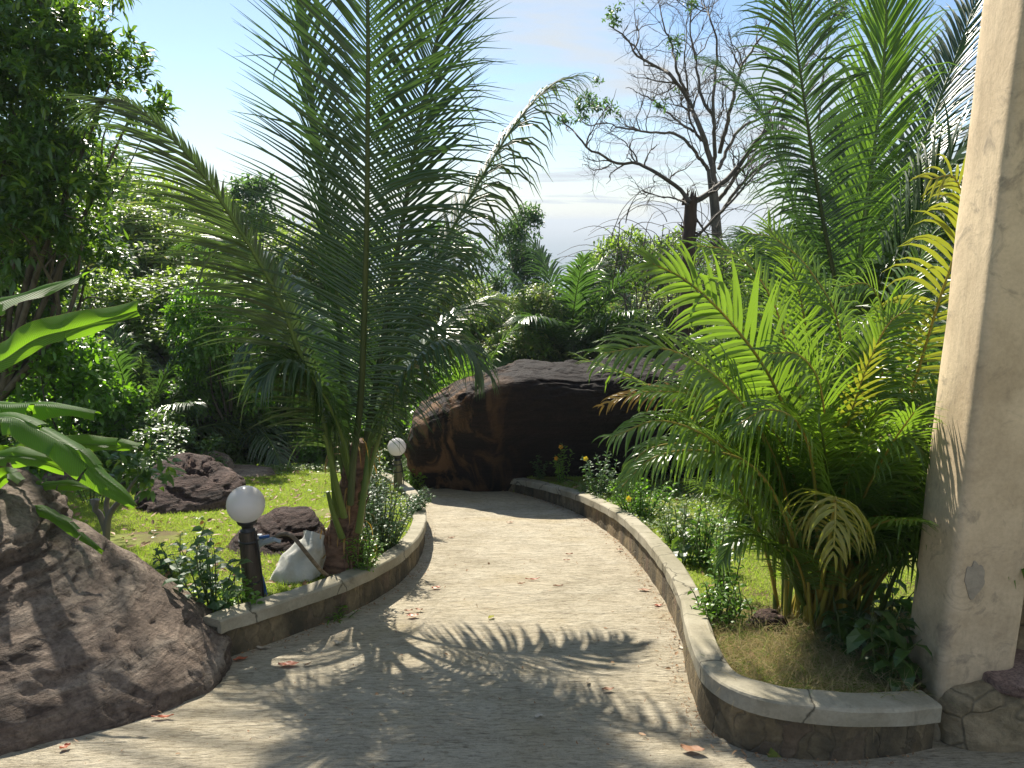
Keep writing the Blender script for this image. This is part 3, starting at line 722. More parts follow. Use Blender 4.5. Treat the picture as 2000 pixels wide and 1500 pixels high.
p = surf(t, c, 0.6, 0.3, math_(t, 'ADD', n, math_(t, 'MULTIPLY', w1.outputs[0], 0.12)), 0.03, 0.9); out(t, p); M['sack'] = m
A = at(570, 1150, 4.72); A[2] = gz(A[0], 4.72) + .09; Bp = at(612, 1062, A[1] + 0.35)
P = resample([at(548, 1168, A[1]), at(570, 1135, A[1] + .06), at(592, 1100, A[1] + .15), at(612, 1070, A[1] + .22), at(622, 1045, A[1] + .27)], 40)
rad = 1.12 * np.interp(np.linspace(0, 1, 40), [0, 0.06, 0.25, 0.5, 0.72, 0.86, 0.92, 1.0], [0.03, 0.10, 0.128, 0.128, 0.11, 0.085, 0.078, 0.085])
T, Aa, Ba = frames(P); sd_ = 56; th = np.linspace(0, 2 * np.pi, sd_, endpoint=False); V = np.zeros((40, sd_, 3))
for i_ in range(40):
    for j_ in range(sd_):
        dvec = Aa[i_] * math.cos(th[j_]) + Ba[i_] * math.sin(th[j_])
        k = rad[i_] * (1 + 0.10 * mnoise.noise(Vector((math.cos(th[j_]) * 2.2, math.sin(th[j_]) * 2.2, i_ * 0.13))) + (0.13 if i_ > 28 else 0.035) * math.sin(th[j_] * 9 + i_ * 0.12) * (0.4 + 0.6 * (i_ / 40)))
        V[i_, j_] = P[i_] + dvec * k
V[:, :, 2] = np.maximum(V[:, :, 2], gz(P[5][0], P[5][1]) - 0.01)
mb = MB(); i, j = np.meshgrid(np.arange(39), np.arange(sd_), indexing='ij'); a = i * sd_ + j; b = i * sd_ + (j + 1) % sd_
mb.add(V, np.stack([a, b, b + sd_, a + sd_], -1).reshape(-1, 4)); mb.add(np.vstack([V[0], P[:1]]), [[(q + 1) % sd_, q, sd_] for q in range(sd_)])
tag(mb.build('sack', M['sack']), 'grubby white woven sack leaning by the palm foot', 'sack')
# ------------------------------------------------------------------ palms
def frond(parent, pts, hint, L=0.7, W=0.035, n=80, t0=0.2, a0=68, a1=22, droop=0.5, lift=0.15, r0=0.018, leaf='coconut', stem='petiole', side=(1, 1), segs=5, seed=0, jit=0.06, tipf=0.35, fold=0.35, name='frond', rag=0.0, prof=None):
    g = np.random.default_rng(seed + 100)
    P = resample(pts, 70); T = norm(np.gradient(P, axis=0))
    mb = MB(); s = np.linspace(0, 1, 70)
    tube(mb, P[::2] if n < 40 else P, (r0 * (1 - s) ** 0.8 + 0.0025)[:: 2 if n < 40 else 1], 7 if r0 > 0.01 else 5, 1)
    hint = np.array(hint, float)
    for sg, sc in ((1, side[0]), (-1, side[1])):
        if sc <= 0: continue
        t = t0 + (1 - t0) * (np.arange(n) + g.uniform(-.25, .25, n)) / (n - 1); t = np.clip(t, t0, 1)
        if rag: t = t[g.random(n) > rag]
        k = len(t); q = t * 69; i0 = np.clip(q.astype(int), 0, 68); fr = (q - i0)[:, None]
        B = P[i0] * (1 - fr) + P[i0 + 1] * fr; TT = norm(T[i0] * (1 - fr) + T[i0 + 1] * fr)
        Nn = norm(hint - (TT @ hint)[:, None] * TT)
        Lt = np.cross(TT, Nn) * sg
        u = (t - t0) / (1 - t0)
        pr = np.interp(u, [0, 0.12, 0.35, 0.6, 0.85, 1], [0.42, 0.75, 1.0, 0.93, 0.62, tipf])
        dr = (droop[0] if sg > 0 else droop[1]) if isinstance(droop, tuple) else droop
        al = R(1) * (a0 + (a1 - a0) * u ** 0.9 + g.normal(0, 3.0 * (1 + 3 * rag), k))
        d = Lt * np.sin(al)[:, None] + TT * np.cos(al)[:, None] + Nn * (lift + g.normal(0, jit, k))[:, None]
        LL = L * sc * pr * g.uniform(0.9, 1.06, k) * np.where(g.random(k) < .035, g.uniform(.35, .7, k), 1)
        odd = np.where(g.random(k) < .03, g.uniform(3, 7, k), 1.0); d = d + rand3(g, k) * np.where(g.random(k) < .05, .16, .015)[:, None]
        blades(mb, B, d, Nn, LL, W * np.sqrt(np.clip(pr, .3, 1)), odd * np.maximum(dr, .12 * (odd > 1)) * g.uniform(0.7, 1.35, k) * (0.4 + 0.6 * pr) * (1.0 if not isinstance(droop, tuple) else np.interp(u, [0, .35, .6, 1], [1.6, 1.0, .35, .2])), prof or [0.55, 1.0, 0.95, 0.7, 0.38, 0.05][:segs + 1] if segs == 5 else [0.6, 1.0, 0.7, 0.06], fold, 0)
    return mb.build(name, [M[leaf], M[stem]], parent)
def rand3(g, k): return g.normal(size=(k, 3))
def pxl(*a): return [at(*q) for q in a]
def arch(base, az, el, length, bend, n=7, wob=0.0, g=None):
    P = [np.array(base, float)]; e = el
    for i in range(n - 1):
        P.append(P[-1] + length / (n - 1) * np.array([math.cos(az) * math.cos(e), math.sin(az) * math.cos(e), math.sin(e)]))
        e -= bend / (n - 1) * (0.6 + 0.8 * i / (n - 1))
    return np.array(P)
def arch_hint(az): return (-math.cos(az) * 0.35, -math.sin(az) * 0.35, 1.0)

# --- the big coconut palm
b0 = on(668, 1112); Yb = b0[1]
cp = thing('coconut_palm', b0, 'big coconut palm rising beside the left curb, upright fronds cut by the top edge', 'palm')
mb = MB()
tr_pts = [b0 + [0, 0, -.1], at(664, 1090, Yb), at(668, 1050, Yb), at(680, 1000, Yb), at(688, 950, Yb), at(697, 900, Yb), at(705, 860, Yb)]
P = resample(tr_pts, 40)
rr = np.interp(np.linspace(0, 1, 40), [0, .12, .3, .5, .8, 1], [.15, .145, .12, .095, .082, .055])
rr = rr * (1 + 0.05 * np.sin(np.arange(40) * 1.9))
tube(mb, P, rr, 20)
T, Aa, Ba = frames(P)
g = np.random.default_rng(3)
for k in range(46):     # torn sheath fibre and leaf bases
    i0 = g.integers(2, 34); th = g.uniform(0, 2 * np.pi); d = Aa[i0] * math.cos(th) + Ba[i0] * math.sin(th)
    s = P[i0] + d * rr[i0] * 0.9; l = g.uniform(.08, .24)
    q = resample([s, s + T[i0] * l * .5 + d * .012, s + T[i0] * l + d * g.uniform(.0, .05)], 8)
    tube(mb, q, np.linspace(g.uniform(.012, .028), .004, 8), 6, 0, 0.6)
mb.build('trunk', M['fibre'], cp)
F = dict(parent=cp)
frond(cp, pxl((684, 985, 4.80), (690, 900, 4.78), (704, 780, 4.72), (711, 620, 4.62), (716, 440, 4.5), (718, 220, 4.42), (718, 0, 4.36), (712, -220, 4.34), (690, -420, 4.4)), (0.05, 1, 0.25), L=0.92, W=0.0165, n=185, t0=0.13, a0=77, a1=32, droop=(.10, .5), lift=0.05, r0=0.022, seed=1, stem='rachis')
frond(cp, pxl((700, 985, 4.95), (712, 880, 4.98), (736, 740, 5.05), (768, 540, 5.2), (802, 340, 5.3), (842, 125, 5.4), (885, -40, 5.5), (925, -220, 5.65), (950, -350, 5.8)), (-0.25, -1, 0.45), L=1.05, W=0.0165, n=185, t0=0.16, a0=58, a1=24, droop=0.08, lift=0.2, r0=0.022, seed=2, stem='rachis', side=(.62, 1))
frond(cp, pxl((680, 985, 4.95), (676, 860, 5.0), (664, 660, 5.15), (640, 430, 5.3), (612, 210, 5.45), (588, 20, 5.6), (570, -160, 5.75), (560, -300, 5.9)), (1, -0.55, 0.25), L=0.62, W=0.022, n=110, t0=0.18, a0=34, a1=14, droop=0.25, lift=0.2, r0=0.024, leaf='coconut_far', seed=3)
frond(cp, pxl((657, 1010, 4.88), (646, 885, 4.82), (622, 790, 4.76), (578, 672, 4.68), (545, 582, 4.62), (470, 452, 4.5), (385, 325, 4.38), (300, 236, 4.3), (236, 194, 4.22), (196, 200, 4.16)), (.55, -.75, .45), side=(.22, 1), L=0.74, W=0.019, n=125, t0=0.17, a0=58, a1=24, droop=0.2, lift=0.06, r0=0.02, seed=4, leaf='old_frond')
frond(cp, pxl((702, 990, 4.98), (716, 900, 5.0), (738, 820, 5.05), (776, 705, 5.15), (830, 560, 5.3), (885, 445, 5.42), (948, 335, 5.55), (1010, 238, 5.65), (1072, 170, 5.75), (1118, 150, 5.8)), (-.65, -.35, .5), L=0.72, W=0.024, n=105, t0=0.2, a0=66, a1=18, droop=1.0, lift=0.1, r0=0.02, seed=5, leaf='old_frond', rag=0.06)
frond(cp, pxl((690, 960, 5.05), (668, 840, 5.25), (628, 720, 5.5), (575, 620, 5.8), (520, 560, 6.1), (470, 540, 6.4)), (.2, .1, 1), L=0.7, W=0.032, n=74, t0=0.2, a0=70, a1=25, droop=0.5, r0=0.02, seed=6, leaf='coconut_far')
frond(cp, pxl((712, 950, 5.05), (745, 840, 5.2), (792, 735, 5.4), (850, 650, 5.6), (915, 600, 5.8), (975, 590, 6.0)), (-.3, .1, 1), L=0.66, W=0.032, n=70, t0=0.22, a0=70, a1=25, droop=0.7, r0=0.018, seed=7)
frond(cp, pxl((690, 940, 4.85), (668, 850, 4.7), (632, 770, 4.55), (588, 715, 4.45), (548, 705, 4.35), (512, 740, 4.28)), (.3, 0, 1), L=0.50, W=0.030, n=46, t0=0.3, a0=72, a1=30, droop=0.9, r0=0.014, seed=8)
0 and frond(cp, pxl((705, 920, 5.1), (712, 700, 5.4), (725, 480, 5.7), (742, 280, 5.9), (760, 90, 6.1), (780, -60, 6.3)), (0, -1, .3), side=(0, 1), L=0.8, W=0.020, n=90, t0=0.15, a0=55, a1=24, droop=0.15, r0=0.02, seed=9, leaf='coconut_far')
0 and frond(cp, pxl((690, 960, 5.05), (655, 780, 5.4), (618, 590, 5.8), (585, 430, 6.1), (560, 320, 6.4), (540, 260, 6.7), (522, 262, 7.0)), (.6, -.5, .5), L=.78, W=.020, n=100, t0=.2, a0=60, a1=24, droop=.2, r0=.02, seed=10, leaf='coconut_far')
0 and frond(cp, pxl((700, 950, 5.1), (700, 700, 5.6), (690, 450, 6.0), (672, 200, 6.4), (650, 20, 6.8), (625, -120, 7.2)), (.2, -1, .4), L=.85, W=.022, n=100, t0=.2, a0=60, a1=28, droop=.15, r0=.02, seed=12, leaf='coconut_far')
frond(cp, pxl((690, 960, 4.92), (650, 820, 4.88), (600, 715, 4.84), (545, 655, 4.8), (500, 660, 4.76), (478, 710, 4.72)), (.3, 0, 1), L=.58, W=.022, n=62, t0=.25, a0=74, a1=30, droop=1.1, r0=.014, seed=13)
frond(cp, pxl((712, 960, 4.9), (752, 815, 4.86), (805, 715, 4.82), (862, 665, 4.78), (912, 675, 4.74), (940, 720, 4.7)), (-.3, 0, 1), L=.58, W=.022, n=62, t0=.25, a0=74, a1=30, droop=1.3, r0=.014, seed=14)
frond(cp, pxl((680, 960, 5.05), (640, 800, 5.15), (590, 640, 5.3), (520, 520, 5.5), (440, 470, 5.7), (370, 480, 5.9)), (.3, 0, 1), L=.66, W=.022, n=80, t0=.22, a0=70, a1=26, droop=.7, r0=.016, seed=15, leaf='coconut_far')
for k, pts in enumerate([[(672, 1010, 4.82), (655, 940, 4.76), (640, 870, 4.72), (632, 848, 4.7)], [(668, 1050, 4.85), (650, 1000, 4.8), (640, 960, 4.78)], [(700, 1040, 4.85), (712, 950, 4.86), (722, 860, 4.9), (728, 845, 4.9)]]):
    mb = MB(); P = resample(pxl(*pts), 14); tube(mb, P, np.linspace(.028, .014, 14), 9, 0, .7); mb.build('cut_frond_stalk', M['petiole'], cp)

def palm_generic(name, base, label, trunk_h, trunk_r, nf, flen, L, W, seed, els=(85, 10), n=46, leaf='coconut_far', group=None, bend=(0.6, 1.5), fr=0.018, root=None, az0=0.0):
    g = np.random.default_rng(seed)
    r_ = root or thing(name, base, label, 'palm', group)
    if trunk_h > 0:
        mb = MB(); P = np.linspace(base - np.array([0, 0, .15]), base + np.array([0, 0, trunk_h]), 14); tube(mb, P, np.linspace(trunk_r * 1.3, trunk_r * .8, 14), 12); mb.build('trunk', M['fibre'], r_)
    for k in range(nf):
        az = az0 + k * 2.39996 + g.uniform(-.2, .2); u = k / max(1, nf - 1)
        el = R(els[0] + (els[1] - els[0]) * u + g.uniform(-5, 5)); ln = flen * g.uniform(.85, 1.1)
        P = arch(base + np.array([0.05 * math.cos(az), 0.05 * math.sin(az), trunk_h - .05]), az, el, ln, g.uniform(*bend) * (0.35 + 0.65 * u))
        frond(r_, P, arch_hint(az), L=L, W=W, n=n, t0=0.18, a0=64, a1=25, droop=g.uniform(.4, .8), r0=fr, leaf=leaf, segs=3, seed=seed * 31 + k, lift=0.12)
    return r_

# --- coconut palm behind the areca clump (right)
b1 = at(1655, 560, 7.6); b1 = np.array([b1[0], 7.6, gz(b1[0], 7.6)])
rp = thing('coconut_palm', b1, 'tall coconut palm behind the yellow green areca clump, upright fronds against the sky', 'palm')
mb = MB(); tube(mb, np.linspace(b1 - [0, 0, .1], b1 + [0, 0, .8], 12), np.linspace(.16, .1, 12), 14); mb.build('trunk', M['fibre'], rp)
frond(rp, pxl((1650, 720, 7.5), (1632, 560, 7.4), (1606, 420, 7.35), (1580, 260, 7.3), (1560, 120, 7.3), (1540, -10, 7.35), (1515, -120, 7.4)), (.1, -1, .25), stem='rachis', L=.88, W=.026, n=118, t0=.18, a0=74, a1=30, droop=.45, seed=21, r0=.026)
frond(rp, pxl((1662, 720, 7.7), (1672, 560, 7.8), (1688, 420, 7.9), (1706, 300, 8), (1722, 170, 8.1), (1730, 40, 8.2), (1730, -90, 8.3), (1722, -200, 8.5)), (-.15, -1, .3), L=.95, W=.032, n=120, t0=.15, a0=36, a1=20, droop=.1, seed=22, leaf='coconut_yellow', r0=.026)
frond(rp, pxl((1670, 720, 7.8), (1712, 560, 8.0), (1760, 400, 8.2), (1810, 260, 8.4), (1860, 130, 8.6), (1900, 20, 8.8), (1930, -60, 9)), (-.6, -.4, .3), L=.95, W=.026, n=118, t0=.18, a0=52, a1=20, droop=.3, seed=23, r0=.024)
frond(rp, pxl((1640, 720, 7.6), (1600, 560, 7.7), (1555, 420, 7.8), (1520, 300, 7.9), (1480, 210, 8.0), (1420, 140, 8.1), (1380, 120, 8.2)), (.6, -.4, .4), L=.8, W=.026, n=100, t0=.2, a0=60, a1=20, droop=.5, seed=24, leaf='coconut_far', r0=.022)
frond(rp, pxl((1672, 720, 7.4), (1730, 560, 7.1), (1790, 430, 6.8), (1850, 330, 6.6), (1910, 260, 6.4), (1970, 220, 6.2)), (-.5, -.2, .7), L=.9, W=.05, n=70, t0=.2, a0=66, a1=24, droop=.5, seed=25, r0=.024)
frond(rp, pxl((1650, 700, 7.9), (1590, 600, 8.2), (1510, 500, 8.5), (1455, 460, 8.8)), (.2, 0, 1), L=.8, W=.045, n=60, t0=.25, a0=66, a1=24, droop=.5, seed=26, leaf='coconut_far')
frond(rp, pxl((1668, 700, 7.3), (1700, 610, 7.0), (1745, 530, 6.7), (1800, 480, 6.4), (1860, 470, 6.1)), (-.2, 0, 1), L=.7, W=.045, n=60, t0=.25, a0=66, a1=24, droop=.6, seed=27)
frond(rp, pxl((1655, 700, 7.7), (1650, 520, 8.2), (1645, 360, 8.8), (1640, 240, 9.4)), (0, -1, .5), L=.8, W=.045, n=70, t0=.2, a0=55, a1=22, droop=.3, seed=28, leaf='coconut_far')

# --- smaller palms
bm_ = at(1110, 700, 15); bm_[2] = gz(bm_[0], 15)
palm_generic('coconut_palm', bm_, 'small dusky coconut palm in the middle, just beyond the blackened boulder', 1.75, .16, 20, 2.7, .8, .05, 41, els=(86, 10), n=52, bend=(1.2, 2.6))
bl_ = at(272, 860, 11.3); bl_[2] = gz(bl_[0], 11.3)
lp = palm_generic('coconut_palm', bl_, 'small coconut palm with a withered brown frond at the back of the lawn', 0.5, .15, 11, 2.2, .6, .04, 43, els=(82, 15), n=50, bend=(1.1, 2.2))
frond(lp, pxl((268, 860, 11.0), (272, 800, 10.9), (276, 740, 10.8), (279, 700, 10.75)), (0, -1, .2), L=.45, W=.04, n=44, t0=.1, a0=35, a1=14, droop=1.3, seed=60, leaf='old_frond', stem='twig', name='withered_frond')
bb = at(890, 760, 12.6); bb[2] = gz(bb[0], 12.6)
palm_generic('coconut_palm', bb, 'bright green young palm peeking out between the big coconut palm and the blackened boulder', 0.25, .12, 10, 2.5, .6, .045, 45, els=(80, 25), n=46, leaf='coconut_yellow', bend=(1.4, 2.4))
bc = at(465, 820, 12.8); bc[2] = gz(bc[0], 12.8)
palm_generic('coconut_palm', bc, 'young coconut palm half hidden behind the left arching frond, at the wood edge', 0.6, .12, 11, 2.7, .6, .045, 47, els=(80, 20), n=42, bend=(1.2, 2.2))
bd = at(1330, 640, 14.4); bd[2] = gz(bd[0], 14.4)
palm_generic('coconut_palm', bd, 'low spreading palm behind the snapped brown trunk', 0.4, .12, 12, 3.0, .75, .05, 49, els=(75, 25), n=46, bend=(1.2, 2.4))
be = at(1840, 560, 9.4); be[2] = gz(be[0], 9.4)
palm_generic('coconut_palm', be, 'dark coconut palm close behind the column', 0.9, .14, 12, 3.3, .8, .05, 51, els=(80, 25), n=52, bend=(.9, 2.0))

# --- areca clump
ab = on(1605, 1208, 0.24)
ar = thing('areca_palm', ab, 'dense clump of yellow green areca palm inside the right curb', 'palm')
AR = dict(L=.36, W=.021, n=50, t0=.3, a0=62, a1=28, r0=.011, fold=.4)
def aF(seed, pts, hint, leaf='areca', stem='petiole_y', **k):
    q = dict(AR); q.update(k); frond(ar, pxl(*pts), hint, leaf=leaf, stem=stem, seed=seed, **q)
aF(1, [(1590, 1180, 3.9), (1585, 1000, 3.8), (1553, 860, 3.7), (1500, 730, 3.6), (1420, 622, 3.5), (1340, 548, 3.42), (1275, 515, 3.38)], (.1, -1, .3), L=.42, W=.034, n=40, droop=.35, a0=72, a1=24, lift=.05)
aF(2, [(1650, 1180, 4.0), (1722, 950, 4.1), (1782, 760, 4.1), (1830, 600, 4.0), (1866, 490, 3.92), (1880, 400, 3.85), (1862, 345, 3.8), (1820, 350, 3.75)], (-.2, -1, .2), leaf='areca_yellow', L=.42, W=.026, n=46, droop=.5, a0=78, a1=30)
aF(3, [(1560, 1180, 3.8), (1530, 950, 3.6), (1460, 805, 3.4), (1370, 715, 3.3), (1280, 678, 3.2), (1180, 690, 3.12)], (.2, -.5, .8), L=.40, W=.026, n=50, droop=.5)
aF(4, [(1570, 1150, 3.9), (1500, 900, 4.1), (1400, 805, 4.2), (1300, 768, 4.2), (1215, 775, 4.2), (1180, 792, 4.2)], (.2, -.6, .8), leaf='areca_old', L=.22, n=30, droop=.6)
aF(5, [(1560, 1150, 3.8), (1480, 950, 3.5), (1390, 860, 3.3), (1290, 822, 3.2), (1200, 852, 3.1)], (.1, -.4, .9), L=.30, n=44, droop=1.0)
aF(6, [(1580, 1150, 3.8), (1530, 1000, 3.4), (1460, 905, 3.3), (1360, 880, 3.25), (1275, 895, 3.2), (1215, 950, 3.2)], (.1, -.3, 1), L=.27, n=44, droop=1.2)
aF(7, [(1600, 1180, 3.8), (1615, 1080, 3.4), (1628, 1000, 3.15), (1632, 972, 3.0), (1632, 985, 2.9), (1630, 1035, 2.82), (1628, 1080, 2.8)], (0, -.4, 1), leaf='areca_yellow', L=.27, W=.022, n=24, droop=1.1, a0=82, a1=40, t0=.5)
aF(8, [(1620, 1150, 3.9), (1630, 1000, 3.8), (1652, 850, 3.65), (1682, 745, 3.55), (1708, 680, 3.5)], (.1, -1, .3), leaf='areca_yellow', L=.22, n=24, droop=.2, a0=55)
aF(9, [(1590, 1150, 3.9), (1560, 850, 4.1), (1530, 650, 4.2), (1480, 540, 4.3), (1420, 490, 4.4), (1360, 480, 4.4)], (.4, -.7, .5), L=.36, n=44, droop=.5)
aF(10, [(1610, 1150, 4.0), (1640, 850, 4.2), (1640, 650, 4.3), (1590, 540, 4.4), (1520, 470, 4.5), (1460, 455, 4.5)], (.4, -.7, .5), leaf='areca', L=.34, n=44, droop=.5)
aF(11, [(1630, 1150, 4.0), (1700, 850, 4.2), (1730, 650, 4.2), (1700, 560, 4.1), (1640, 560, 4.0)], (.1, -.8, .6), leaf='areca', L=.32, n=40, droop=.4)
aF(12, [(1570, 1180, 3.75), (1520, 1080, 3.6), (1470, 1045, 3.5), (1430, 1060, 3.45), (1410, 1100, 3.42)], (.1, -.3, 1), L=.20, n=34, droop=.7, stem='petiole')
aF(13, [(1640, 1180, 3.8), (1700, 1080, 3.6), (1760, 1040, 3.5), (1830, 1060, 3.45)], (-.1, -.3, 1), L=.26, n=34, droop=.7, stem='petiole')
aF(14, [(1600, 1150, 3.8), (1590, 930, 3.4), (1560, 830, 3.25), (1500, 800, 3.15), (1440, 830, 3.1)], (.1, -.4, 1), L=.30, n=40, droop=.8)
aF(15, [(1620, 1150, 3.8), (1650, 950, 3.5), (1700, 870, 3.4), (1760, 850, 3.3), (1810, 890, 3.25)], (-.1, -.4, 1), L=.30, n=40, droop=.8)
aF(16, [(1570, 1150, 3.85), (1525, 950, 3.75), (1445, 830, 3.7), (1350, 772, 3.65), (1255, 765, 3.6)], (.2, -.5, .9), L=.34, n=50, droop=.7)
aF(17, [(1560, 1150, 3.8), (1505, 980, 3.65), (1425, 900, 3.55), (1335, 868, 3.5), (1262, 880, 3.45), (1225, 925, 3.4)], (.1, -.4, 1), L=.28, n=48, droop=1.0)
aF(18, [(1590, 1150, 4.0), (1560, 900, 4.1), (1500, 760, 4.2), (1420, 690, 4.3), (1350, 670, 4.4)], (.3, -.6, .7), L=.36, n=48, droop=.5)
aF(19, [(1650, 1150, 3.85), (1715, 920, 3.95), (1775, 810, 4.0), (1840, 775, 4.05)], (-.2, -.6, .8), L=.32, n=44, droop=.7)
aF(20, [(1610, 1150, 3.8), (1612, 900, 3.6), (1602, 760, 3.5), (1562, 695, 3.42), (1500, 690, 3.36)], (.2, -.8, .7), L=.32, n=46, droop=.5)
aF(21, [(1630, 1150, 3.9), (1665, 900, 3.9), (1690, 740, 3.9), (1730, 640, 3.88), (1780, 600, 3.85)], (-.3, -.8, .6), L=.32, n=46, droop=.4)
aF(22, [(1600, 1150, 4.1), (1590, 850, 4.3), (1575, 650, 4.4), (1545, 520, 4.5), (1500, 440, 4.6)], (.2, -1, .4), L=.36, n=48, droop=.3)
g = np.random.default_rng(77)
for k in range(78):
    az = k * 2.39996 + g.uniform(-.3, .3); u = k / 77
    el = R(88 - 36 * u + g.uniform(-6, 6)); ln = g.uniform(1.55, 2.3) * (1 - .28 * u)
    st = ab + np.array([g.normal(0, .10), g.normal(0, .09), 0])
    if math.cos(az) < -.2 and u > .5: continue
    if math.sin(az) < -.2 and u > .72: continue
    if math.sin(az) < -.3: ln *= .78
    if math.cos(az) < -.2: el = max(el, R(60)); ln *= (.75 if u > .4 else 1)
    if math.sin(az) < -.2: el = max(el, R(62))
    P = arch(st, az, el, ln, g.uniform(.9, 2.1) * (.5 + .5 * u))
    frond(ar, P, arch_hint(az), L=g.uniform(.27, .40), W=.019, n=48, t0=.34, a0=62, a1=28, droop=g.uniform(.4, 1.0), r0=.010, leaf=('areca_yellow' if g.random() < .06 else 'areca'), stem='petiole_y' if k % 2 else 'petiole', segs=3, seed=300 + k, fold=.4)
mb = MB()
for k in range(34):     # canes and sheaths at the foot
    st = ab + np.array([g.normal(0, .11), g.normal(0, .09), -.08]); tip = st + np.array([g.normal(0, .16), g.normal(0, .13), g.uniform(.35, .95)])
    tube(mb, resample([st, (st + tip) / 2 + g.normal(0, .01, 3), tip], 8), np.linspace(g.uniform(.014, .024), .007, 8), 7)
mb.build('canes', M['petiole_y'], ar)
# withered leaflets hanging off the big palm, and a few torn fibres on its trunk
mb = MB(); kk = 46; zt = g.uniform(.1, 1.0, kk); a_ = g.uniform(0, 6.28, kk)
Bq = np.stack([np.interp(zt, [0, 1], [b0[0], at(697, 900, Yb)[0]]) + .10 * np.cos(a_), Yb + .10 * np.sin(a_), b0[2] + zt], 1)
blades(mb, Bq, np.stack([np.cos(a_), np.sin(a_), g.uniform(-.2, .8, kk)], 1), np.stack([-np.sin(a_) * .2, np.cos(a_) * .2, np.ones(kk)], 1), g.uniform(.08, .26, kk), g.uniform(.008, .02, kk), g.uniform(1, 3, kk), (.8, 1, .8, .5, .1))
mb.build('dry_sheath', M['areca_old'], cp)
# ------------------------------------------------------------------ broad-leaved trees and bushes
def rand_dirs(g, n):
    return norm(g.normal(size=(n, 3)))
def crown_mb(lobes, nclump, per, ll, lw, seed, droop=0.5, spread=0.9, fillin=0.25, prof=(0.3, 1.0, 0.75, 0.08), size=0.16, lift=0.35):
    """leaves gathered in small sprays scattered over (and partly inside) a set of lobes, with gaps between the sprays"""
    g = np.random.default_rng(seed); C = np.array([l[:3] for l in lobes], float); Rr = np.array([l[3] for l in lobes], float)
    w = Rr ** 2; idx = g.choice(len(lobes), nclump, p=w / w.sum())
    D = rand_dirs(g, nclump); D[:, 2] = np.abs(D[:, 2]) * np.where(g.random(nclump) < .78, 1, -1)
    rad = Rr[idx] * np.where(g.random(nclump) < fillin, g.uniform(.35, .85, nclump), g.uniform(.82, 1.12, nclump))
    P = C[idx] + D * rad[:, None] * np.array([1, 1, .85])
    # leave holes
    keep = np.array([mnoise.noise(Vector(p) * 1.6 + Vector((seed, 0, 0))) > -0.22 for p in P])
    P, D = P[keep], D[keep]
    n = len(P)
    up = norm(D + np.array([0, 0, lift])); 
    B = np.repeat(P, per, 0); A = np.repeat(up, per, 0)
    off = g.normal(size=(n * per, 3)) * size * .5
    d = norm(A * (1 - spread * .5) + rand_dirs(g, n * per) * spread)
    nr = norm(rand_dirs(g, n * per) * .7 + np.array([0, 0, 1.0]) + A * .3)
    mb = MB()
    blades(mb, B + off, d, nr, ll * g.uniform(.6, 1.15, n * per), lw * g.uniform(.7, 1.15, n * per), droop * g.uniform(.4, 1.4, n * per), prof, 0, 0)
    return mb
def limbs_mb(base, lobes, r, seed, fork=.35, crook=.12, extra=2):
    g = np.random.default_rng(seed); mb = MB(); base = np.array(base, float)
    top = np.mean([l[:3] for l in lobes], 0); fk = base + (top - base) * fork
    P = resample([base - [0, 0, .2], base + (fk - base) * .5 + g.normal(0, crook * .5, 3) * [1, 1, 0], fk], 14)
    tube(mb, P, np.linspace(r * 1.25, r * .8, 14), 10)
    for l in lobes:
        c = np.array(l[:3]); mid = (fk + c) / 2 + g.normal(0, crook, 3) + [0, 0, .05]
        Q = resample([fk - [0, 0, .05], mid, c], 14); tube(mb, Q, np.linspace(r * .6, r * .12, 14), 7)
        for k in range(extra + 2):
            e = c + rand_dirs(g, 1)[0] * l[3] * .95; s = Q[g.integers(6, 13)]
            tube(mb, resample([s, (s + e) / 2 + g.normal(0, .08, 3), e], 8), np.linspace(r * .2, r * .03, 8), 5)
    return mb
def local(mb_, base):
    mb_.v = [v - np.array(base, np.float32) for v in mb_.v]; return mb_
# seven crown shapes in local coordinates (base of trunk at origin, about 4.5 m tall)
def lobes_random(seed, H, Rx, k, low=.35):
    g = np.random.default_rng(seed); L = []
    for q in range(k):
        a = q * 2.4 + g.uniform(-.5, .5); u = g.random(); z = H * (low + (1 - low) * (q + .5) / k) ; rr = Rx * (1.0 - .55 * (q / k)) * g.uniform(.35, .8)
        L.append((rr * math.cos(a), rr * math.sin(a), z - .3, g.uniform(.45, .75) * Rx * .62))
    return L
TV = {}
def tree_variant(key, seed, H, Rx, k, nclump, per, ll, lw, mat, bark, r, **kw):
    L = lobes_random(seed, H, Rx, k, kw.pop('low', .35))
    ex = kw.pop('extra', 2)
    TV[key] = (crown_mb(L, nclump, per, ll, lw, seed, **kw).mesh('crown', [M[mat]]), limbs_mb((0, 0, 0), L, r, seed, extra=ex).mesh('trunk', [M[bark]]), H)
tree_variant('round', 1, 4.4, 1.9, 9, 1500, 15, .15, .055, 'bushy', 'bark', .10)
tree_variant('loose', 2, 4.6, 1.6, 9, 1000, 14, .17, .045, 'pale', 'bark_grey', .07, droop=.9)
tree_variant('tall', 3, 5.2, 1.2, 10, 1000, 15, .13, .05, 'blue_green', 'bark_grey', .07, low=.3)
tree_variant('dark', 4, 4.2, 2.0, 9, 1500, 15, .15, .06, 'dark_bush', 'bark', .10, low=.15)
tree_variant('fresh', 5, 4.0, 1.7, 8, 1000, 13, .20, .07, 'fresh', 'bark', .07, droop=.9)
tree_variant('low', 6, 2.2, 1.5, 8, 900, 14, .13, .055, 'bushy', 'twig', .05, low=.1)
tree_variant('lowdark', 7, 2.0, 1.4, 8, 900, 14, .12, .05, 'dark_bush', 'twig', .05, low=.08)
tree_variant('shiny', 8, 2.4, 1.3, 8, 700, 12, .15, .07, 'leathery', 'twig', .04, low=.12)
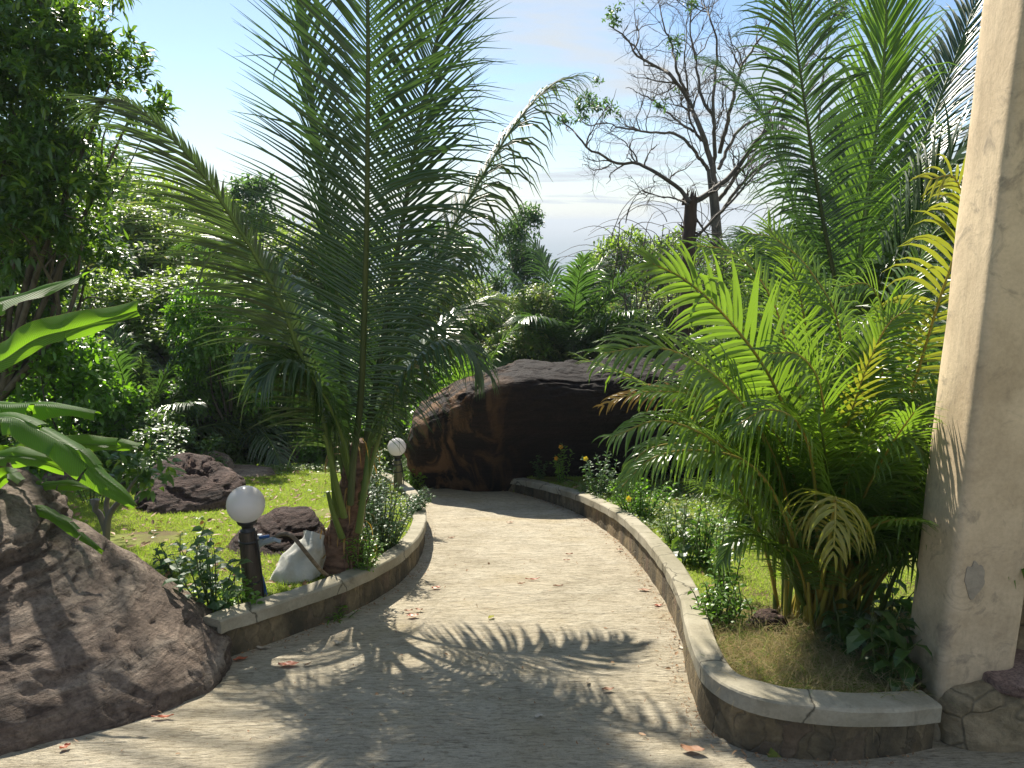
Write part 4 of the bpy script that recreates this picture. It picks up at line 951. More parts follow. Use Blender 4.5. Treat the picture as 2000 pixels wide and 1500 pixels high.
def tree(key, px, pytop, Y, wpx, label, cat='tree', group=None, mat=None, rz=None, hz=0.0):
    """a tree that stands on the slope Y metres out, as tall and wide as it shows"""
    crown, trunk, H = TV[key]
    x = at(px, 600, Y)[0]; base = np.array([x, Y, gz(x, Y) - .05]); ztop = at(px, pytop, Y)[2]
    h = max(0.8, ztop - base[2]); dep = (at(px, 600, Y) - CAM) @ _F; w = wpx * dep / FPX
    co = np.array([v.co[:] for v in crown.vertices[:4000]]); 
    sz = h / (crown_h[key]); sx = w / crown_w[key]
    root = thing('tree' if cat == 'tree' else 'bush', base, label, cat, group)
    root.rotation_euler[2] = rz if rz is not None else (px * 0.37 + Y) % 6.28
    root.scale = (sx, sx, sz)
    for nm, me in (('crown', crown), ('trunk', trunk)):
        o = bpy.data.objects.new(nm, me); col.objects.link(o); o.parent = root
        if mat and nm == 'crown':
            o.material_slots[0].link = 'OBJECT'; o.material_slots[0].material = M[mat]
    return root
crown_h, crown_w = {}, {}
for k_, (c_, t_, h_) in TV.items():
    a_ = np.empty(len(c_.vertices) * 3, np.float32); c_.vertices.foreach_get('co', a_); a_ = a_.reshape(-1, 3)
    crown_h[k_] = float(np.percentile(a_[:, 2], 99.7)); crown_w[k_] = float(np.percentile(a_[:, 0], 98.5) - np.percentile(a_[:, 0], 1.5))

# the big leathery tree at the top left
bt = at(-40, 900, 9.3); bt = np.array([bt[0], 9.3, gz(bt[0], 9.3)])
lob = []
for (px, py, Y, r) in [(40, 70, 9.0, .62), (-90, -20, 9.2, .9), (150, 110, 8.8, .62), (215, 165, 8.7, .42), (100, 190, 8.7, .6), (265, 205, 8.7, .30), (30, 240, 8.8, .7), (130, 290, 8.9, .48), (-60, 180, 9, .9), (60, 470, 8.5, .5), (130, 380, 8.5, .45), (20, 330, 8.4, .55), (160, 470, 9.0, .4), (60, 360, 9.2, .55), (10, 450, 9.4, .7), (-120, 400, 9.4, 1.0), (90, 10, 9.4, .5), (50, 560, 9.6, .5), (-30, 600, 9.6, .8), (120, 420, 9.9, .55), (170, 520, 10.1, .5)]:
    c = at(px, py, Y); lob.append((c[0], c[1], c[2], r))
lob0 = list(lob)
for q in [(-2.9, 9.6, 5.5, .6), (-3.3, 8.9, 5.7, .5), (-2.4, 9.2, 5.9, .45)]: lob.append(q)  # unseen crown lobes above the view, added to shade the near path
lt = thing('leathery_leaved_tree', bt, 'big dark tree with glossy pointed leaves, overhanging the left side of the garden', 'tree')
crown_mb(lob, 3000, 15, .155, .040, 31, droop=.5, spread=.75, prof=(.35, 1, .9, .45, .06), size=.09, fillin=.4).build('crown', M['leathery'], lt)
lm = limbs_mb(bt, lob0, .08, 31, fork=.3, crook=.2, extra=0)
for q in lob[len(lob0):]: tube(lm, resample([bt + [-.3, 0, 1.5], np.array([-5.6, 9.5, 3.2]), np.array([-5.0, 9.4, 4.9]), np.array(q[:3])], 18), np.linspace(.06, .015, 18), 7)
lm.build('trunk', M['bark'], lt)
sp_ = thing('leafy_branch', at(215, 0, 8.2), 'sprig of narrow leaves hanging into the top of the sky above the big dark tree', 'branch')
c1_ = at(200, -30, 8.2); lb = [(c1_[0], c1_[1], c1_[2], .16), (at(225, -6, 8.2)[0], 8.2, at(225, -6, 8.2)[2], .10), (at(135, -15, 8.3)[0], 8.3, at(135, -15, 8.3)[2], .12)]
crown_mb(lb, 26, 12, .15, .035, 32, droop=1.1, prof=(.35, 1, .9, .45, .06), size=.08).build('leaves', M['leathery'], sp_)
mb = MB(); tube(mb, resample([np.array(lob[1][:3]), at(90, -60, 8.8), at(200, -40, 8.2), at(226, 0, 8.2)], 16), np.linspace(.03, .006, 16), 6); mb.build('twig', M['twig'], sp_)

WOOD = 'trees of the wood beyond the lawn and the boulder'
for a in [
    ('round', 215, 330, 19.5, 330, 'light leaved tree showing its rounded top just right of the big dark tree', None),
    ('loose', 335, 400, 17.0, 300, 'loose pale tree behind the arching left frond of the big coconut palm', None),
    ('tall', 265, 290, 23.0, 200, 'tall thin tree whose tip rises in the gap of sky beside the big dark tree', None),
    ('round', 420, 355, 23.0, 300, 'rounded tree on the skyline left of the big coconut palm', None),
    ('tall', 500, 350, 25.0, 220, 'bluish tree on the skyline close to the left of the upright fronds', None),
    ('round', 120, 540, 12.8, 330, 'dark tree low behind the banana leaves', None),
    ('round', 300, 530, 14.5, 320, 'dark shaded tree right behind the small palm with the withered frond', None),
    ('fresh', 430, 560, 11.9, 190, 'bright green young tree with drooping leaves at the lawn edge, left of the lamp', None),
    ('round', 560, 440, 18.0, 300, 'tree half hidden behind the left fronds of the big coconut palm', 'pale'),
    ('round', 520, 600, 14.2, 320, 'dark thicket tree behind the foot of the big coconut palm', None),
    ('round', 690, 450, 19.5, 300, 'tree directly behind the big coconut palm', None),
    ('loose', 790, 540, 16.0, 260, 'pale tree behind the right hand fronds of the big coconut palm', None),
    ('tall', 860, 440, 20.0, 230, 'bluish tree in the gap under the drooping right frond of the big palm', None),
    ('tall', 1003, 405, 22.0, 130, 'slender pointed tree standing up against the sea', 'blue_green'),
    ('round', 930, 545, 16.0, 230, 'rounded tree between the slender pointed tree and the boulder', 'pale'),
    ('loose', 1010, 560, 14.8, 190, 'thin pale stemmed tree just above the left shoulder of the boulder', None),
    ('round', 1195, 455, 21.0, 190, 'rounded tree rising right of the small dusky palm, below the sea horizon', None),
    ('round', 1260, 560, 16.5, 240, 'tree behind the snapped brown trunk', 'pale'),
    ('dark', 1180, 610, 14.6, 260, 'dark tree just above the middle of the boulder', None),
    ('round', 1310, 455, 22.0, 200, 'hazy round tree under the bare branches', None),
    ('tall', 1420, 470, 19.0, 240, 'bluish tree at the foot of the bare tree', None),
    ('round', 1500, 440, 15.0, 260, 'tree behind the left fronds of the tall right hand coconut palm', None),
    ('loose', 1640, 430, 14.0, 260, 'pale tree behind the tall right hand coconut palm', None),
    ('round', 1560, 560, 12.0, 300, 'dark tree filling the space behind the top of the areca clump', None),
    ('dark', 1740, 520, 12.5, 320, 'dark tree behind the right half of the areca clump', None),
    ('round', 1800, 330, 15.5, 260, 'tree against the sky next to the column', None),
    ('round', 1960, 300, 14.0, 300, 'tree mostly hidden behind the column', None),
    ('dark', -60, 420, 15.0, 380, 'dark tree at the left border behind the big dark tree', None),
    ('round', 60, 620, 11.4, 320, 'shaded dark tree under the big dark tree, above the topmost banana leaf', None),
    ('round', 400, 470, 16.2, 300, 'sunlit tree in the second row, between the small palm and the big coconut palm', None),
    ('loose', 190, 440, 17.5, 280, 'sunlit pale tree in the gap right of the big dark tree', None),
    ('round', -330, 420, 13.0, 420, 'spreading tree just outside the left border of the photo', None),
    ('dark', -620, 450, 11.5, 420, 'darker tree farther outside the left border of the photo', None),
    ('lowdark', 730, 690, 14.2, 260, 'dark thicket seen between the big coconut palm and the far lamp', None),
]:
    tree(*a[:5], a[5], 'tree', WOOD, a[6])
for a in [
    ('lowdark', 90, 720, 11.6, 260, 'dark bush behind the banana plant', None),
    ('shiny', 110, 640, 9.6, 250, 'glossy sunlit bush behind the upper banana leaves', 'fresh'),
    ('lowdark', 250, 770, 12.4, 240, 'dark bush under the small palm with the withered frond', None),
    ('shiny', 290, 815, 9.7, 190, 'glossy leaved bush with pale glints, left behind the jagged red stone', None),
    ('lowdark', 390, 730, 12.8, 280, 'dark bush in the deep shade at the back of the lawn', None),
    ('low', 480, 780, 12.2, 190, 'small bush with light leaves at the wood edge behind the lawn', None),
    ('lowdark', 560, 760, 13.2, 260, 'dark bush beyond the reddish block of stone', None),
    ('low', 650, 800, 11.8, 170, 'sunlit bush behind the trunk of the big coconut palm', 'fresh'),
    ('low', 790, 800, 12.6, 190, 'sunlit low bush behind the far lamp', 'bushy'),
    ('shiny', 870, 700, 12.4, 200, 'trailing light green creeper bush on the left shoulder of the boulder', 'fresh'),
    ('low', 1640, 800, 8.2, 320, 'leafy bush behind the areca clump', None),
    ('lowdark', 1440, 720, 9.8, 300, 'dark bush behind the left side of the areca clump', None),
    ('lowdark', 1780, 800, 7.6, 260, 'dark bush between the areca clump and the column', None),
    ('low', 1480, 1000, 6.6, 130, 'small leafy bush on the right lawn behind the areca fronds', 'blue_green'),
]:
    tree(*a[:5], a[5], 'bush', 'bushes around the garden', a[6])

# distant wood running down to the shore, one mass
g = np.random.default_rng(91); mb = MB(); lobes = []
for k in range(700):
    y = 24 + 150 * g.random() ** 1.3; x = g.uniform(-1.1, 1.1) * y
    lobes.append((x, y, gz(x, y) + g.uniform(1.0, 2.6), g.uniform(1.2, 2.2)))
crown_mb(lobes, 9000, 12, .55, .22, 92, size=.8).build('distant_wood', M['bushy'])
tag(bpy.data.objects['distant_wood'], kind='stuff')

# ------------------------------------------------------------------ bare tree and snapped trunk
def crooked(p0, p1, g, amp, n=10):
    P = np.linspace(p0, p1, n); L = np.linalg.norm(np.array(p1) - p0)
    w = np.cumsum(g.normal(0, 1, (n, 3)), 0); w -= np.linspace(0, 1, n)[:, None] * w[-1]
    return P + w * amp * L
def twigs(mb, P, r0, g, depth, count, length, up=.5, curl=0.0):
    n = len(P)
    for k in range(count):
        i0 = int(g.uniform(.15, .98) * (n - 1)); T = norm(P[min(i0 + 1, n - 1)] - P[max(i0 - 1, 0)])
        d = norm(T * .7 + rand_dirs(g, 1)[0] * .75 + [0, 0, up * g.random()]); L = length * g.uniform(.45, 1.15)
        m_ = 9; Q = [P[i0]]; dd = d
        for q in range(m_ - 1):
            dd = norm(dd + g.normal(0, .26, 3) + [0, 0, curl]); Q.append(Q[-1] + dd * L / (m_ - 1))
        Q = np.array(Q); rs = r0 * g.uniform(.4, .7)
        tube(mb, Q, np.linspace(rs, rs * .3, m_), 4 if depth == 0 else 5, cap=False)
        if depth > 0: twigs(mb, Q, rs * .8, g, depth - 1, max(2, count // 2), length * .55, up, curl)
YB = 17.0
x_ = at(1400, 500, YB); bt2 = np.array([x_[0], YB, gz(x_[0], YB)])
bare = thing('bare_tree', bt2, 'nearly leafless tree with crooked grey branches spreading across the sky', 'tree')
g = np.random.default_rng(5); mb = MB()
tube(mb, resample([bt2 - [0, 0, .2], at(1402, 560, YB), at(1398, 430, YB), at(1388, 330, YB)], 24), np.linspace(.19, .09, 24), 10)
mb.build('trunk', M['bark'], bare)
LIMB = [([(1390, 340), (1350, 285), (1315, 262), (1270, 258), (1212, 250), (1180, 235)], .07), ([(1398, 360), (1385, 300), (1366, 240), (1345, 185), (1318, 150), (1290, 130), (1245, 108), (1225, 75), (1190, 50)], .09),
        ([(1345, 185), (1322, 130), (1312, 90), (1300, 55), (1290, 20), (1272, -30)], .05), ([(1396, 340), (1400, 240), (1380, 200), (1352, 110), (1345, 50), (1352, -30)], .07),
        ([(1398, 250), (1392, 180), (1400, 110), (1385, 40), (1370, 0), (1368, -40)], .05), ([(1404, 300), (1425, 210), (1450, 120), (1495, 50), (1520, -30)], .07),
        ([(1404, 330), (1450, 260), (1500, 220), (1560, 150), (1600, 60)], .06), ([(1370, 275), (1330, 240), (1285, 205), (1250, 182), (1222, 172)], .045),
        ([(1402, 390), (1450, 330), (1500, 280), (1550, 230)], .07), ([(1400, 430), (1440, 370), (1490, 320), (1545, 290)], .06), ([(1385, 300), (1350, 240), (1345, 180), (1338, 110), (1345, 40), (1338, -20)], .04),
        ([(1560, 440), (1600, 250), (1615, 90), (1650, -20)], .05), ([(1780, 400), (1760, 200), (1765, 60), (1780, -30)], .05)]
for pts, r in LIMB:
    P = resample([at(a, b, YB + g.uniform(-.5, .5)) for a, b in pts], 34); P = P + np.cumsum(g.normal(0, .012, P.shape), 0)
    tube(mb, P, np.linspace(r, r * .18, 34), 6)
    pass
mb = MB()
for pts, r in LIMB:
    P = resample([at(a, b, YB + g.uniform(-.6, .6)) for a, b in pts], 34); w = np.cumsum(g.normal(0, .014, P.shape), 0); P = P + w - np.linspace(0, 1, 34)[:, None] * w[-1]
    tube(mb, P, np.linspace(r, r * .18, 34) * .68, 6)
    twigs(mb, P, r * .36, g, 2, 11, 1.25)
mb.build('branches', M['bark'], bare)
CL = [(1195, 45, .16), (1205, 20, .15), (1222, 62, .13), (1118, 206, .22), (1145, 195, .2), (1172, 212, .22), (1160, 165, .13), (1135, 225, .16), (1195, 218, .17), (1100, 240, .13), (1320, 88, .18), (1250, 10, .14), (1290, 200, .15), (1345, 12, .2), (1330, 180, .13), (1360, 240, .14), (1260, 255, .16), (1560, 20, .3), (1620, 40, .3), (1640, 10, .3), (1285, 180, .1), (1700, 20, .2)]
lb = []
for a, b, r in CL:
    c = at(a, b, YB + g.uniform(-.4, .4)); lb.append((c[0], c[1], c[2], r))
crown_mb(lb, 240, 9, .11, .045, 37, size=.08, fillin=.6).build('crown', M['blue_green'], bare)

YS = 11.9; x_ = at(1335, 700, YS); bs = np.array([x_[0], YS, gz(x_[0], YS)])
snag = thing('snapped_tree', bs, 'snapped brown trunk with one long bare limb reaching left over the sea', 'tree')
mb = MB(); P = resample([bs - [0, 0, .2], at(1333, 660, YS), at(1342, 560, YS), at(1346, 470, YS), at(1350, 385, YS)], 40)
tube(mb, P + np.array([[mnoise.noise(Vector((0, k * .4, 3))) * .02, 0, 0] for k in range(40)]), np.linspace(.135, .095, 40) * (1 + .07 * np.sin(np.arange(40) * 2.3)), 12)
for k in range(9):
    q = P[-1] + g.normal(0, .035, 3) * [1, 1, 0]; tube(mb, np.array([q - [0, 0, .12], q + [g.normal(0, .01), 0, g.uniform(.03, .16)]]), np.array([.03, .006]), 5)
for k in range(8):
    i0 = g.integers(12, 36); dd = norm(g.normal(size=3) * [1, 1, .3]); tube(mb, np.array([P[i0] + dd * .08, P[i0] + dd * .19 + [0, 0, .05]]), np.array([.02, .006]), 5)
mb.build('trunk', M['bark_red'], snag)
mb = MB()
for pts, r in [([(1348, 395), (1330, 370), (1290, 340), (1245, 318), (1200, 318), (1172, 300), (1148, 293), (1130, 268), (1112, 250), (1096, 236)], .055), ([(1196, 318), (1180, 332), (1160, 336), (1146, 324), (1138, 325)], .018), ([(1350, 400), (1400, 365), (1440, 325), (1480, 270), (1540, 225), (1600, 160)], .08),
               ([(1346, 400), (1310, 385), (1270, 378), (1258, 388)], .03), ([(1290, 340), (1275, 350), (1278, 372)], .015), ([(1440, 325), (1462, 345), (1500, 330)], .03), ([(1355, 420), (1385, 460), (1400, 520)], .03), ([(1245, 318), (1235, 290), (1192, 260), (1160, 245)], .02), ([(1350, 470), (1440, 380), (1500, 300), (1560, 190)], .04)]:
    P = resample([at(a, b, YS + g.uniform(-.25, .25)) for a, b in pts], 26); w = np.cumsum(g.normal(0, .008, P.shape), 0); P = P + w - np.linspace(0, 1, 26)[:, None] * w[-1]
    tube(mb, P, np.linspace(r, r * .2, 26) * .62, 7); twigs(mb, P, r * .4, g, 1, 9, .7)
mb.build('branches', M['twig'], snag)
# tangle of leafless arching twigs in front of the sea
YT = 15.0; x_ = at(1240, 600, YT); bq = np.array([x_[0], YT, gz(x_[0], YT)])
tang = thing('bare_shrub', bq, 'tangle of thin leafless twigs arching in front of the sea', 'shrub'); mb = MB()
for k in range(90):
    s = at(g.uniform(1190, 1440), g.uniform(430, 620), YT + g.uniform(-.6, .6)); e = g.uniform(.7, 1.7); a = g.uniform(0, 6.28); Q = [s]; dd = norm([math.cos(a) * .6, .3 * math.sin(a), 1.2])
    for q in range(11): dd = norm(dd + [math.cos(a) * .16, 0, -.17] + g.normal(0, .07, 3)); Q.append(Q[-1] + dd * e / 11)
    tube(mb, np.array(Q), np.linspace(.009, .003, 12), 4, cap=False)
for k in range(26):
    s = bq + [g.uniform(-1, 1), g.uniform(-.5, .5), 0]; e = at(g.uniform(1190, 1440), g.uniform(430, 560), YT); tube(mb, crooked(s, e, g, .03), np.linspace(.02, .008, 10), 5, cap=False)
mb.build('twigs', M['twig'], tang)

# ------------------------------------------------------------------ leafy shrubs in the beds
def shrub(name, base, H, spread, nst, ll, lw, mat, label, seed, leaves=16, lean=(0, 0), flower=0, droop=.6, cat='shrub', group=None, stem='green_stem', sr=.006, prof=(.25, .95, .8, .06), start=.15, el=.5, fcol='flower_orange'):
    g = np.random.default_rng(seed); base = np.array(base, float); root = thing(name, base, label, cat, group)
    ms, ml = MB(), MB(); B, D, Nn, LL = [], [], [], []; tips = []
    for k in range(nst):
        a = g.uniform(0, 6.28); r = spread * math.sqrt(g.random()); h = H * g.uniform(.55, 1.05) * (1 - .35 * (r / max(spread, .01)) ** 2)
        s = base + [math.cos(a) * r * .3, math.sin(a) * r * .3, -.05]; e = base + [math.cos(a) * r + lean[0] * h, math.sin(a) * r + lean[1] * h, h]
        P = resample([s, (s * .45 + e * .55) + g.normal(0, .03, 3) + [0, 0, .08 * H], e], 16)
        tube(ms, P, np.linspace(sr, sr * .35, 16), 5, cap=False); T = norm(np.gradient(P, axis=0)); tips.append(P[-1])
        for q in range(leaves):
            u = start + (1 - start) * (q + g.uniform(0, .6)) / leaves; i0 = min(int(u * 15), 15); az = q * 2.4 + g.uniform(-.4, .4)
            o_ = np.array([math.cos(az), math.sin(az), 0]); B.append(P[i0] + o_ * .004); D.append(norm(o_ + T[i0] * el + [0, 0, .1])); Nn.append(norm([0, 0, 1.0] + g.normal(0, .35, 3))); LL.append(ll * g.uniform(.6, 1.1))
    B, D, Nn, LL = map(np.array, (B, D, Nn, LL))
    blades(ml, B, D, Nn, LL, LL * (lw / ll), droop * g.uniform(.5, 1.5, len(B)), prof, .18 if ll > .06 else 0)
    ml.build('leaves', M[mat], root); ms.build('stems', M[stem], root)
    for k in range(flower):
        c = tips[k % len(tips)] + g.normal(0, .012, 3); mf = MB(); n = 5; az = np.arange(n) * 2 * np.pi / n + g.uniform(0, 1)
        ax = norm([g.normal(0, .4), -1, .5]); A_ = norm(np.cross(ax, [0, 0, 1])); B_ = np.cross(ax, A_)
        d = norm(A_ * np.cos(az)[:, None] + B_ * np.sin(az)[:, None] + ax * .5); blades(mf, np.repeat(c[None], n, 0), d, np.repeat(ax[None], n, 0), .032, .026, 0.15, (.3, 1, .95, .3))
        mf.build('flower', M[fcol], root)
    return root
M['flower_orange'] = leaf_mat('orange_petal', (.7, .28, .02), (.8, .4, .02), (.8, .4, .02), .35, .5)
M['flower_yellow'] = leaf_mat('yellow_petal', (.75, .55, .03), (.8, .6, .05), (.8, .6, .02), .35, .5)
BED = 'shrubs planted along the curbs'
def bed(px, py, h=0.2): 
    p = gnd(px, py, h); p[2] = gz(p[0], p[1]) ; return p
shrub('shrub', bed(740, 1072), .62, .34, 60, .052, .016, 'blue_green', 'fine leaved shrub overhanging the left curb beside the big palm trunk', 201, 26, group=BED)
shrub('shrub', bed(722, 1012), .70, .28, 60, .055, .017, 'blue_green', 'dense bluish shrub behind the curb between the palm trunk and the far lamp', 202, 26, group=BED)
shrub('shrub', bed(797, 1005), .32, .2, 30, .055, .017, 'blue_green', 'small shrub spilling over the far end of the left curb', 203, 22, group=BED, lean=(.5, 0))
shrub('shrub', bed(712, 950), .70, .34, 44, .08, .035, 'bushy', 'broad leaved sunlit shrub left behind the far lamp', 204, 20, group=BED)
shrub('shrub', bed(705, 1120), .40, .20, 30, .05, .014, 'fresh', 'low light green shrub at the foot of the palm, against the curb', 205, 20, group=BED)
shrub('shrub', bed(812, 930), .5, .2, 16, .08, .04, 'fresh', 'small sunlit bush just left of the boulder base', 206, 16, group=BED)
shrub('shrub', bed(415, 1195), .52, .26, 13, .085, .052, 'blue_green', 'sparse shrub with roundish leaves between the near boulder and the near lamp', 207, 13, group=BED)
shrub('shrub', bed(470, 1192), .24, .14, 14, .05, .032, 'fresh', 'low leafy sprouts at the foot of the near lamp post', 208, 12, group=BED)
shrub('shrub', bed(350, 1130), .35, .2, 8, .07, .035, 'blue_green', 'thin wispy plant on the lawn above the near boulder', 209, 12, group=BED)
shrub('shrub', bed(655, 1150), .16, .14, 12, .05, .012, 'fresh', 'small weed between the sack and the palm foot', 210, 10, group=BED)
shrub('flowering_shrub', bed(1100, 948), .55, .16, 9, .06, .024, 'fresh', 'upright shrub with an orange flower in front of the boulder', 211, 24, group=BED, flower=2, el=1.0)
shrub('flowering_shrub', bed(1165, 972), .62, .26, 14, .065, .026, 'blue_green', 'arching shrub with shiny leaves in front of the middle of the boulder', 212, 24, group=BED, flower=1, fcol='flower_yellow', el=.9)
shrub('flowering_shrub', bed(1250, 1010), .50, .36, 34, .06, .026, 'fresh', 'bushy shrub with yellow flowers inside the bend of the right curb', 213, 22, group=BED, flower=2, fcol='flower_yellow', el=.9)
shrub('shrub', bed(1055, 938), .45, .16, 9, .055, .024, 'blue_green', 'dim little shrub at the far end of the right curb', 214, 18, group=BED)
shrub('shrub', bed(1325, 1065), .40, .22, 20, .06, .022, 'bushy', 'leafy shrub by the right curb, left of the areca fronds', 215, 20, group=BED)
shrub('shrub', bed(1340, 1100), .50, .16, 7, .13, .06, 'dark_bush', 'plant with large dark drooping leaves beside the right curb', 216, 7, group=BED, droop=1.3)
shrub('shrub', bed(1372, 1105), .62, .14, 10, .065, .022, 'fresh', 'tall slender shrub with light leaves inside the right curb', 217, 22, group=BED)
shrub('shrub', bed(1418, 1165), .60, .14, 10, .065, .022, 'fresh', 'slender light green shrub just left of the areca canes', 218, 22, group=BED)
shrub('shrub', bed(1400, 1222), .30, .17, 34, .05, .02, 'fresh', 'low bright green shrub touching the inner edge of the right curb', 219, 14, group=BED)
shrub('broad_leaved_plant', bed(1660, 1275), .30, .18, 10, .14, .07, 'dark_bush', 'low plant with broad dark leaves in front of the areca canes', 220, 6, group=BED, droop=1.2)
shrub('broad_leaved_plant', bed(1735, 1330), .42, .18, 9, .15, .07, 'dark_bush', 'dark broad leaved plant in the shade beside the column', 221, 6, group=BED, droop=1.2)
shrub('broad_leaved_plant', bed(1735, 1215), .35, .12, 6, .15, .055, 'blue_green', 'drooping leaved plant to the right of the areca canes', 222, 6, group=BED, droop=1.5)
shrub('shrub', bed(300, 955), .75, .5, 40, .085, .035, 'leathery', 'open shrub with pale glinting leaves on the lawn, beside the lowest banana leaf', 223, 20, group=BED, stem='twig')
shrub('shrub', bed(180, 985), .45, .3, 10, .07, .03, 'fresh', 'thin sprig like plant on the lawn under the banana leaves', 224, 12, group=BED)
shrub('shrub', bed(90, 1000), .38, .3, 9, .07, .03, 'bushy', 'small weedy plant above the near boulder, with a fallen orange leaf', 225, 12, group=BED)
shrub('shrub', bed(520, 905), .5, .3, 10, .1, .05, 'fresh', 'sprouting sapling at the far side of the lawn', 226, 12, group=BED, stem='twig')
shrub('shrub', bed(30, 940), .8, .5, 40, .09, .04, 'bushy', 'leafy shrub at the left border behind the banana leaves', 227, 18, group=BED)

# pruned frangipani-like tree on the lawn
fb = bed(205, 1095); fr = thing('pruned_tree', fb, 'small pruned tree with a forked bare stem in front of the jagged red stone', 'tree'); mb = MB(); Yf = fb[1]
for pts, r0_, r1_ in [([(206, 1105), (207, 1060), (212, 1010), (228, 985), (250, 965)], .034, .016), ([(208, 1040), (195, 1005), (186, 995), (190, 975)], .024, .02), ([(212, 1010), (208, 985), (214, 960)], .02, .017), ([(240, 975), (262, 940), (280, 925)], .014, .01), ([(190, 992), (182, 985), (180, 975)], .015, .014)]:
    tube(mb, resample([at(a, b, Yf) for a, b in pts], 14), np.linspace(r0_, r1_, 14), 9)
mb.build('trunk', M['bark_grey'], fr)
c_ = [at(270, 905, Yf), at(235, 925, Yf), at(300, 930, Yf + .1)]
crown_mb([(q[0], q[1], q[2], .14) for q in c_], 26, 7, .11, .04, 44, size=.06).build('crown', M['leathery'], fr)

# ------------------------------------------------------------------ banana plant
m, t = mat_new('banana_leaf'); uvn = N_(t, 'ShaderNodeUVMap'); uvn.uv_map = 'uv'
sx = N_(t, 'ShaderNodeSeparateXYZ'); t.links.new(uvn.outputs[0], sx.inputs[0])
wv = N_(t, 'ShaderNodeTexWave', bands_direction='X'); wv.inputs['Scale'].default_value = 14; wv.inputs['Distortion'].default_value = .4
cmb2 = N_(t, 'ShaderNodeCombineXYZ'); t.links.new(math_(t, 'SUBTRACT', sx.outputs[0], math_(t, 'MULTIPLY', math_(t, 'ABSOLUTE', math_(t, 'SUBTRACT', sx.outputs[1], .5)), .25)), cmb2.inputs[0]); t.links.new(cmb2.outputs[0], wv.inputs['Vector'])
n = noise_(t, geopos(t), 5, 5, .6)
c = ramp(t, n, [(.3, (.05, .13, .02)), (.7, (.08, .18, .03))]); c = mix(t, ramp(t, sx.outputs[1], [(.485, (0, 0, 0)), (.5, (1, 1, 1)), (.515, (0, 0, 0))]), c, (.2, .28, .07))
tipf_ = ramp(t, sx.outputs[0], [(.93, (0, 0, 0)), (1.0, (.8, .8, .8))]); c = mix(t, ramp(t, wv.outputs[0], [(.3, (.25, .25, .25)), (.7, (0, 0, 0))]), c, (.03, .08, .012))
ed = ramp(t, math_(t, 'ABSOLUTE', math_(t, 'SUBTRACT', sx.outputs[1], .5)), [(.482, (0, 0, 0)), (.497, (1, 1, 1))]); c = mix(t, ed, c, (.3, .22, .08))
p = surf(t, c, .5, .28, wv.outputs[0], .006, .8); tr = N_(t, 'ShaderNodeBsdfTranslucent')
t.links.new(mix(t, wv.outputs[0], (.30, .58, .02), (.24, .48, .02)), tr.inputs[0]); ms = N_(t, 'ShaderNodeMixShader'); ms.inputs[0].default_value = .5
t.links.new(p.outputs[0], ms.inputs[1]); t.links.new(tr.outputs[0], ms.inputs[2]); out(t, ms); M['banana'] = m
def banana_leaf(parent, pts, hw, hint, sag=(.35, .35), seed=0, tears=3, tip=.12, base_w=.35):
    """pts: midrib; hw: half widths (left, right) in metres"""
    g = np.random.default_rng(seed); n, c = 70, 7; P = resample(pts, n); T = norm(np.gradient(P, axis=0)); hint = np.array(hint, float)
    Nn = norm(hint - (T @ hint)[:, None] * T); Lt = np.cross(T, Nn); u = np.linspace(0, 1, n)
    pr = np.interp(u, [0, .06, .2, .5, .8, .93, 1], [base_w * .3, base_w, .85, 1, .9, .6, tip])
    tears = tears * 2 + 1
    tear = {sgn: sorted(g.integers(12, n - 5, tears)) for sgn in (1, -1)}
    hw = (hw[0] * .74, hw[1] * .74); mb = MB(); uvs = []
    for sgn, w, sg in ((1, hw[0], sag[0]), (-1, hw[1], sag[1])):
        cuts = [0] + list(tear[sgn]) + [n - 1]
        for a, b in zip(cuts[:-1], cuts[1:]):
            if b - a < 2: continue
            idx = np.arange(a, b + 1); k = np.linspace(0, 1, c); ds = g.uniform(-.25, .3); sh = g.uniform(-.02, .02)
            V = np.zeros((len(idx), c, 3))
            for q, kk in enumerate(k):
                ang = (sg + ds) * kk
                V[:, q] = P[idx] + sgn * Lt[idx] * (w * pr[idx] * kk * math.cos(ang * .6))[:, None] + Nn[idx] * (.10 * w * pr[idx] * math.sin(min(1, kk * 3) * 1.57) - (w * pr[idx] * kk * math.sin(max(ang, 0))) )[:, None] + T[idx] * (kk * (w * .16 + sh * (b < n - 2)))
                V[:, q] += Nn[idx] * (.010 * kk * np.sin(idx * .55 + seed + sgn))[:, None]
            i, j = np.meshgrid(np.arange(len(idx) - 1), np.arange(c - 1), indexing='ij'); aa = i * c + j
            fq = np.stack([aa, aa + 1, aa + 1 + c, aa + c], -1).reshape(-1, 4); mb.add(V, fq)
            uu = np.stack(np.broadcast_arrays(u[idx][:, None] * 3, .5 + sgn * .5 * k[None, :]), -1).reshape(-1, 2); uvs.append(uu[fq.ravel()])
    o = mb.build('leaf', M['banana'], parent); uvl = o.data.uv_layers.new(name='uv'); U = np.concatenate(uvs)
    if len(U) == len(uvl.data): uvl.data.foreach_set('uv', U.astype(np.float32).ravel())
    mr_ = MB(); tube(mr_, P - Nn * .004, np.linspace(.011, .002, n), 8); mr_.build('midrib', M['petiole'], o) if False else mr_.build('midrib', M['petiole'], parent)
    return o
nb = np.array([-3.25, 4.2, gz(-3.25, 4.2)])
ban = thing('banana_plant', nb, 'banana plant at the left border with broad bright leaves reaching over the near boulder', 'plant')
mb = MB(); hub = nb + [0, 0, 1.15]; tube(mb, np.linspace(nb - [0, 0, .1], hub, 12), np.linspace(.10, .05, 12), 16); mb.build('trunk', M['petiole'], ban)
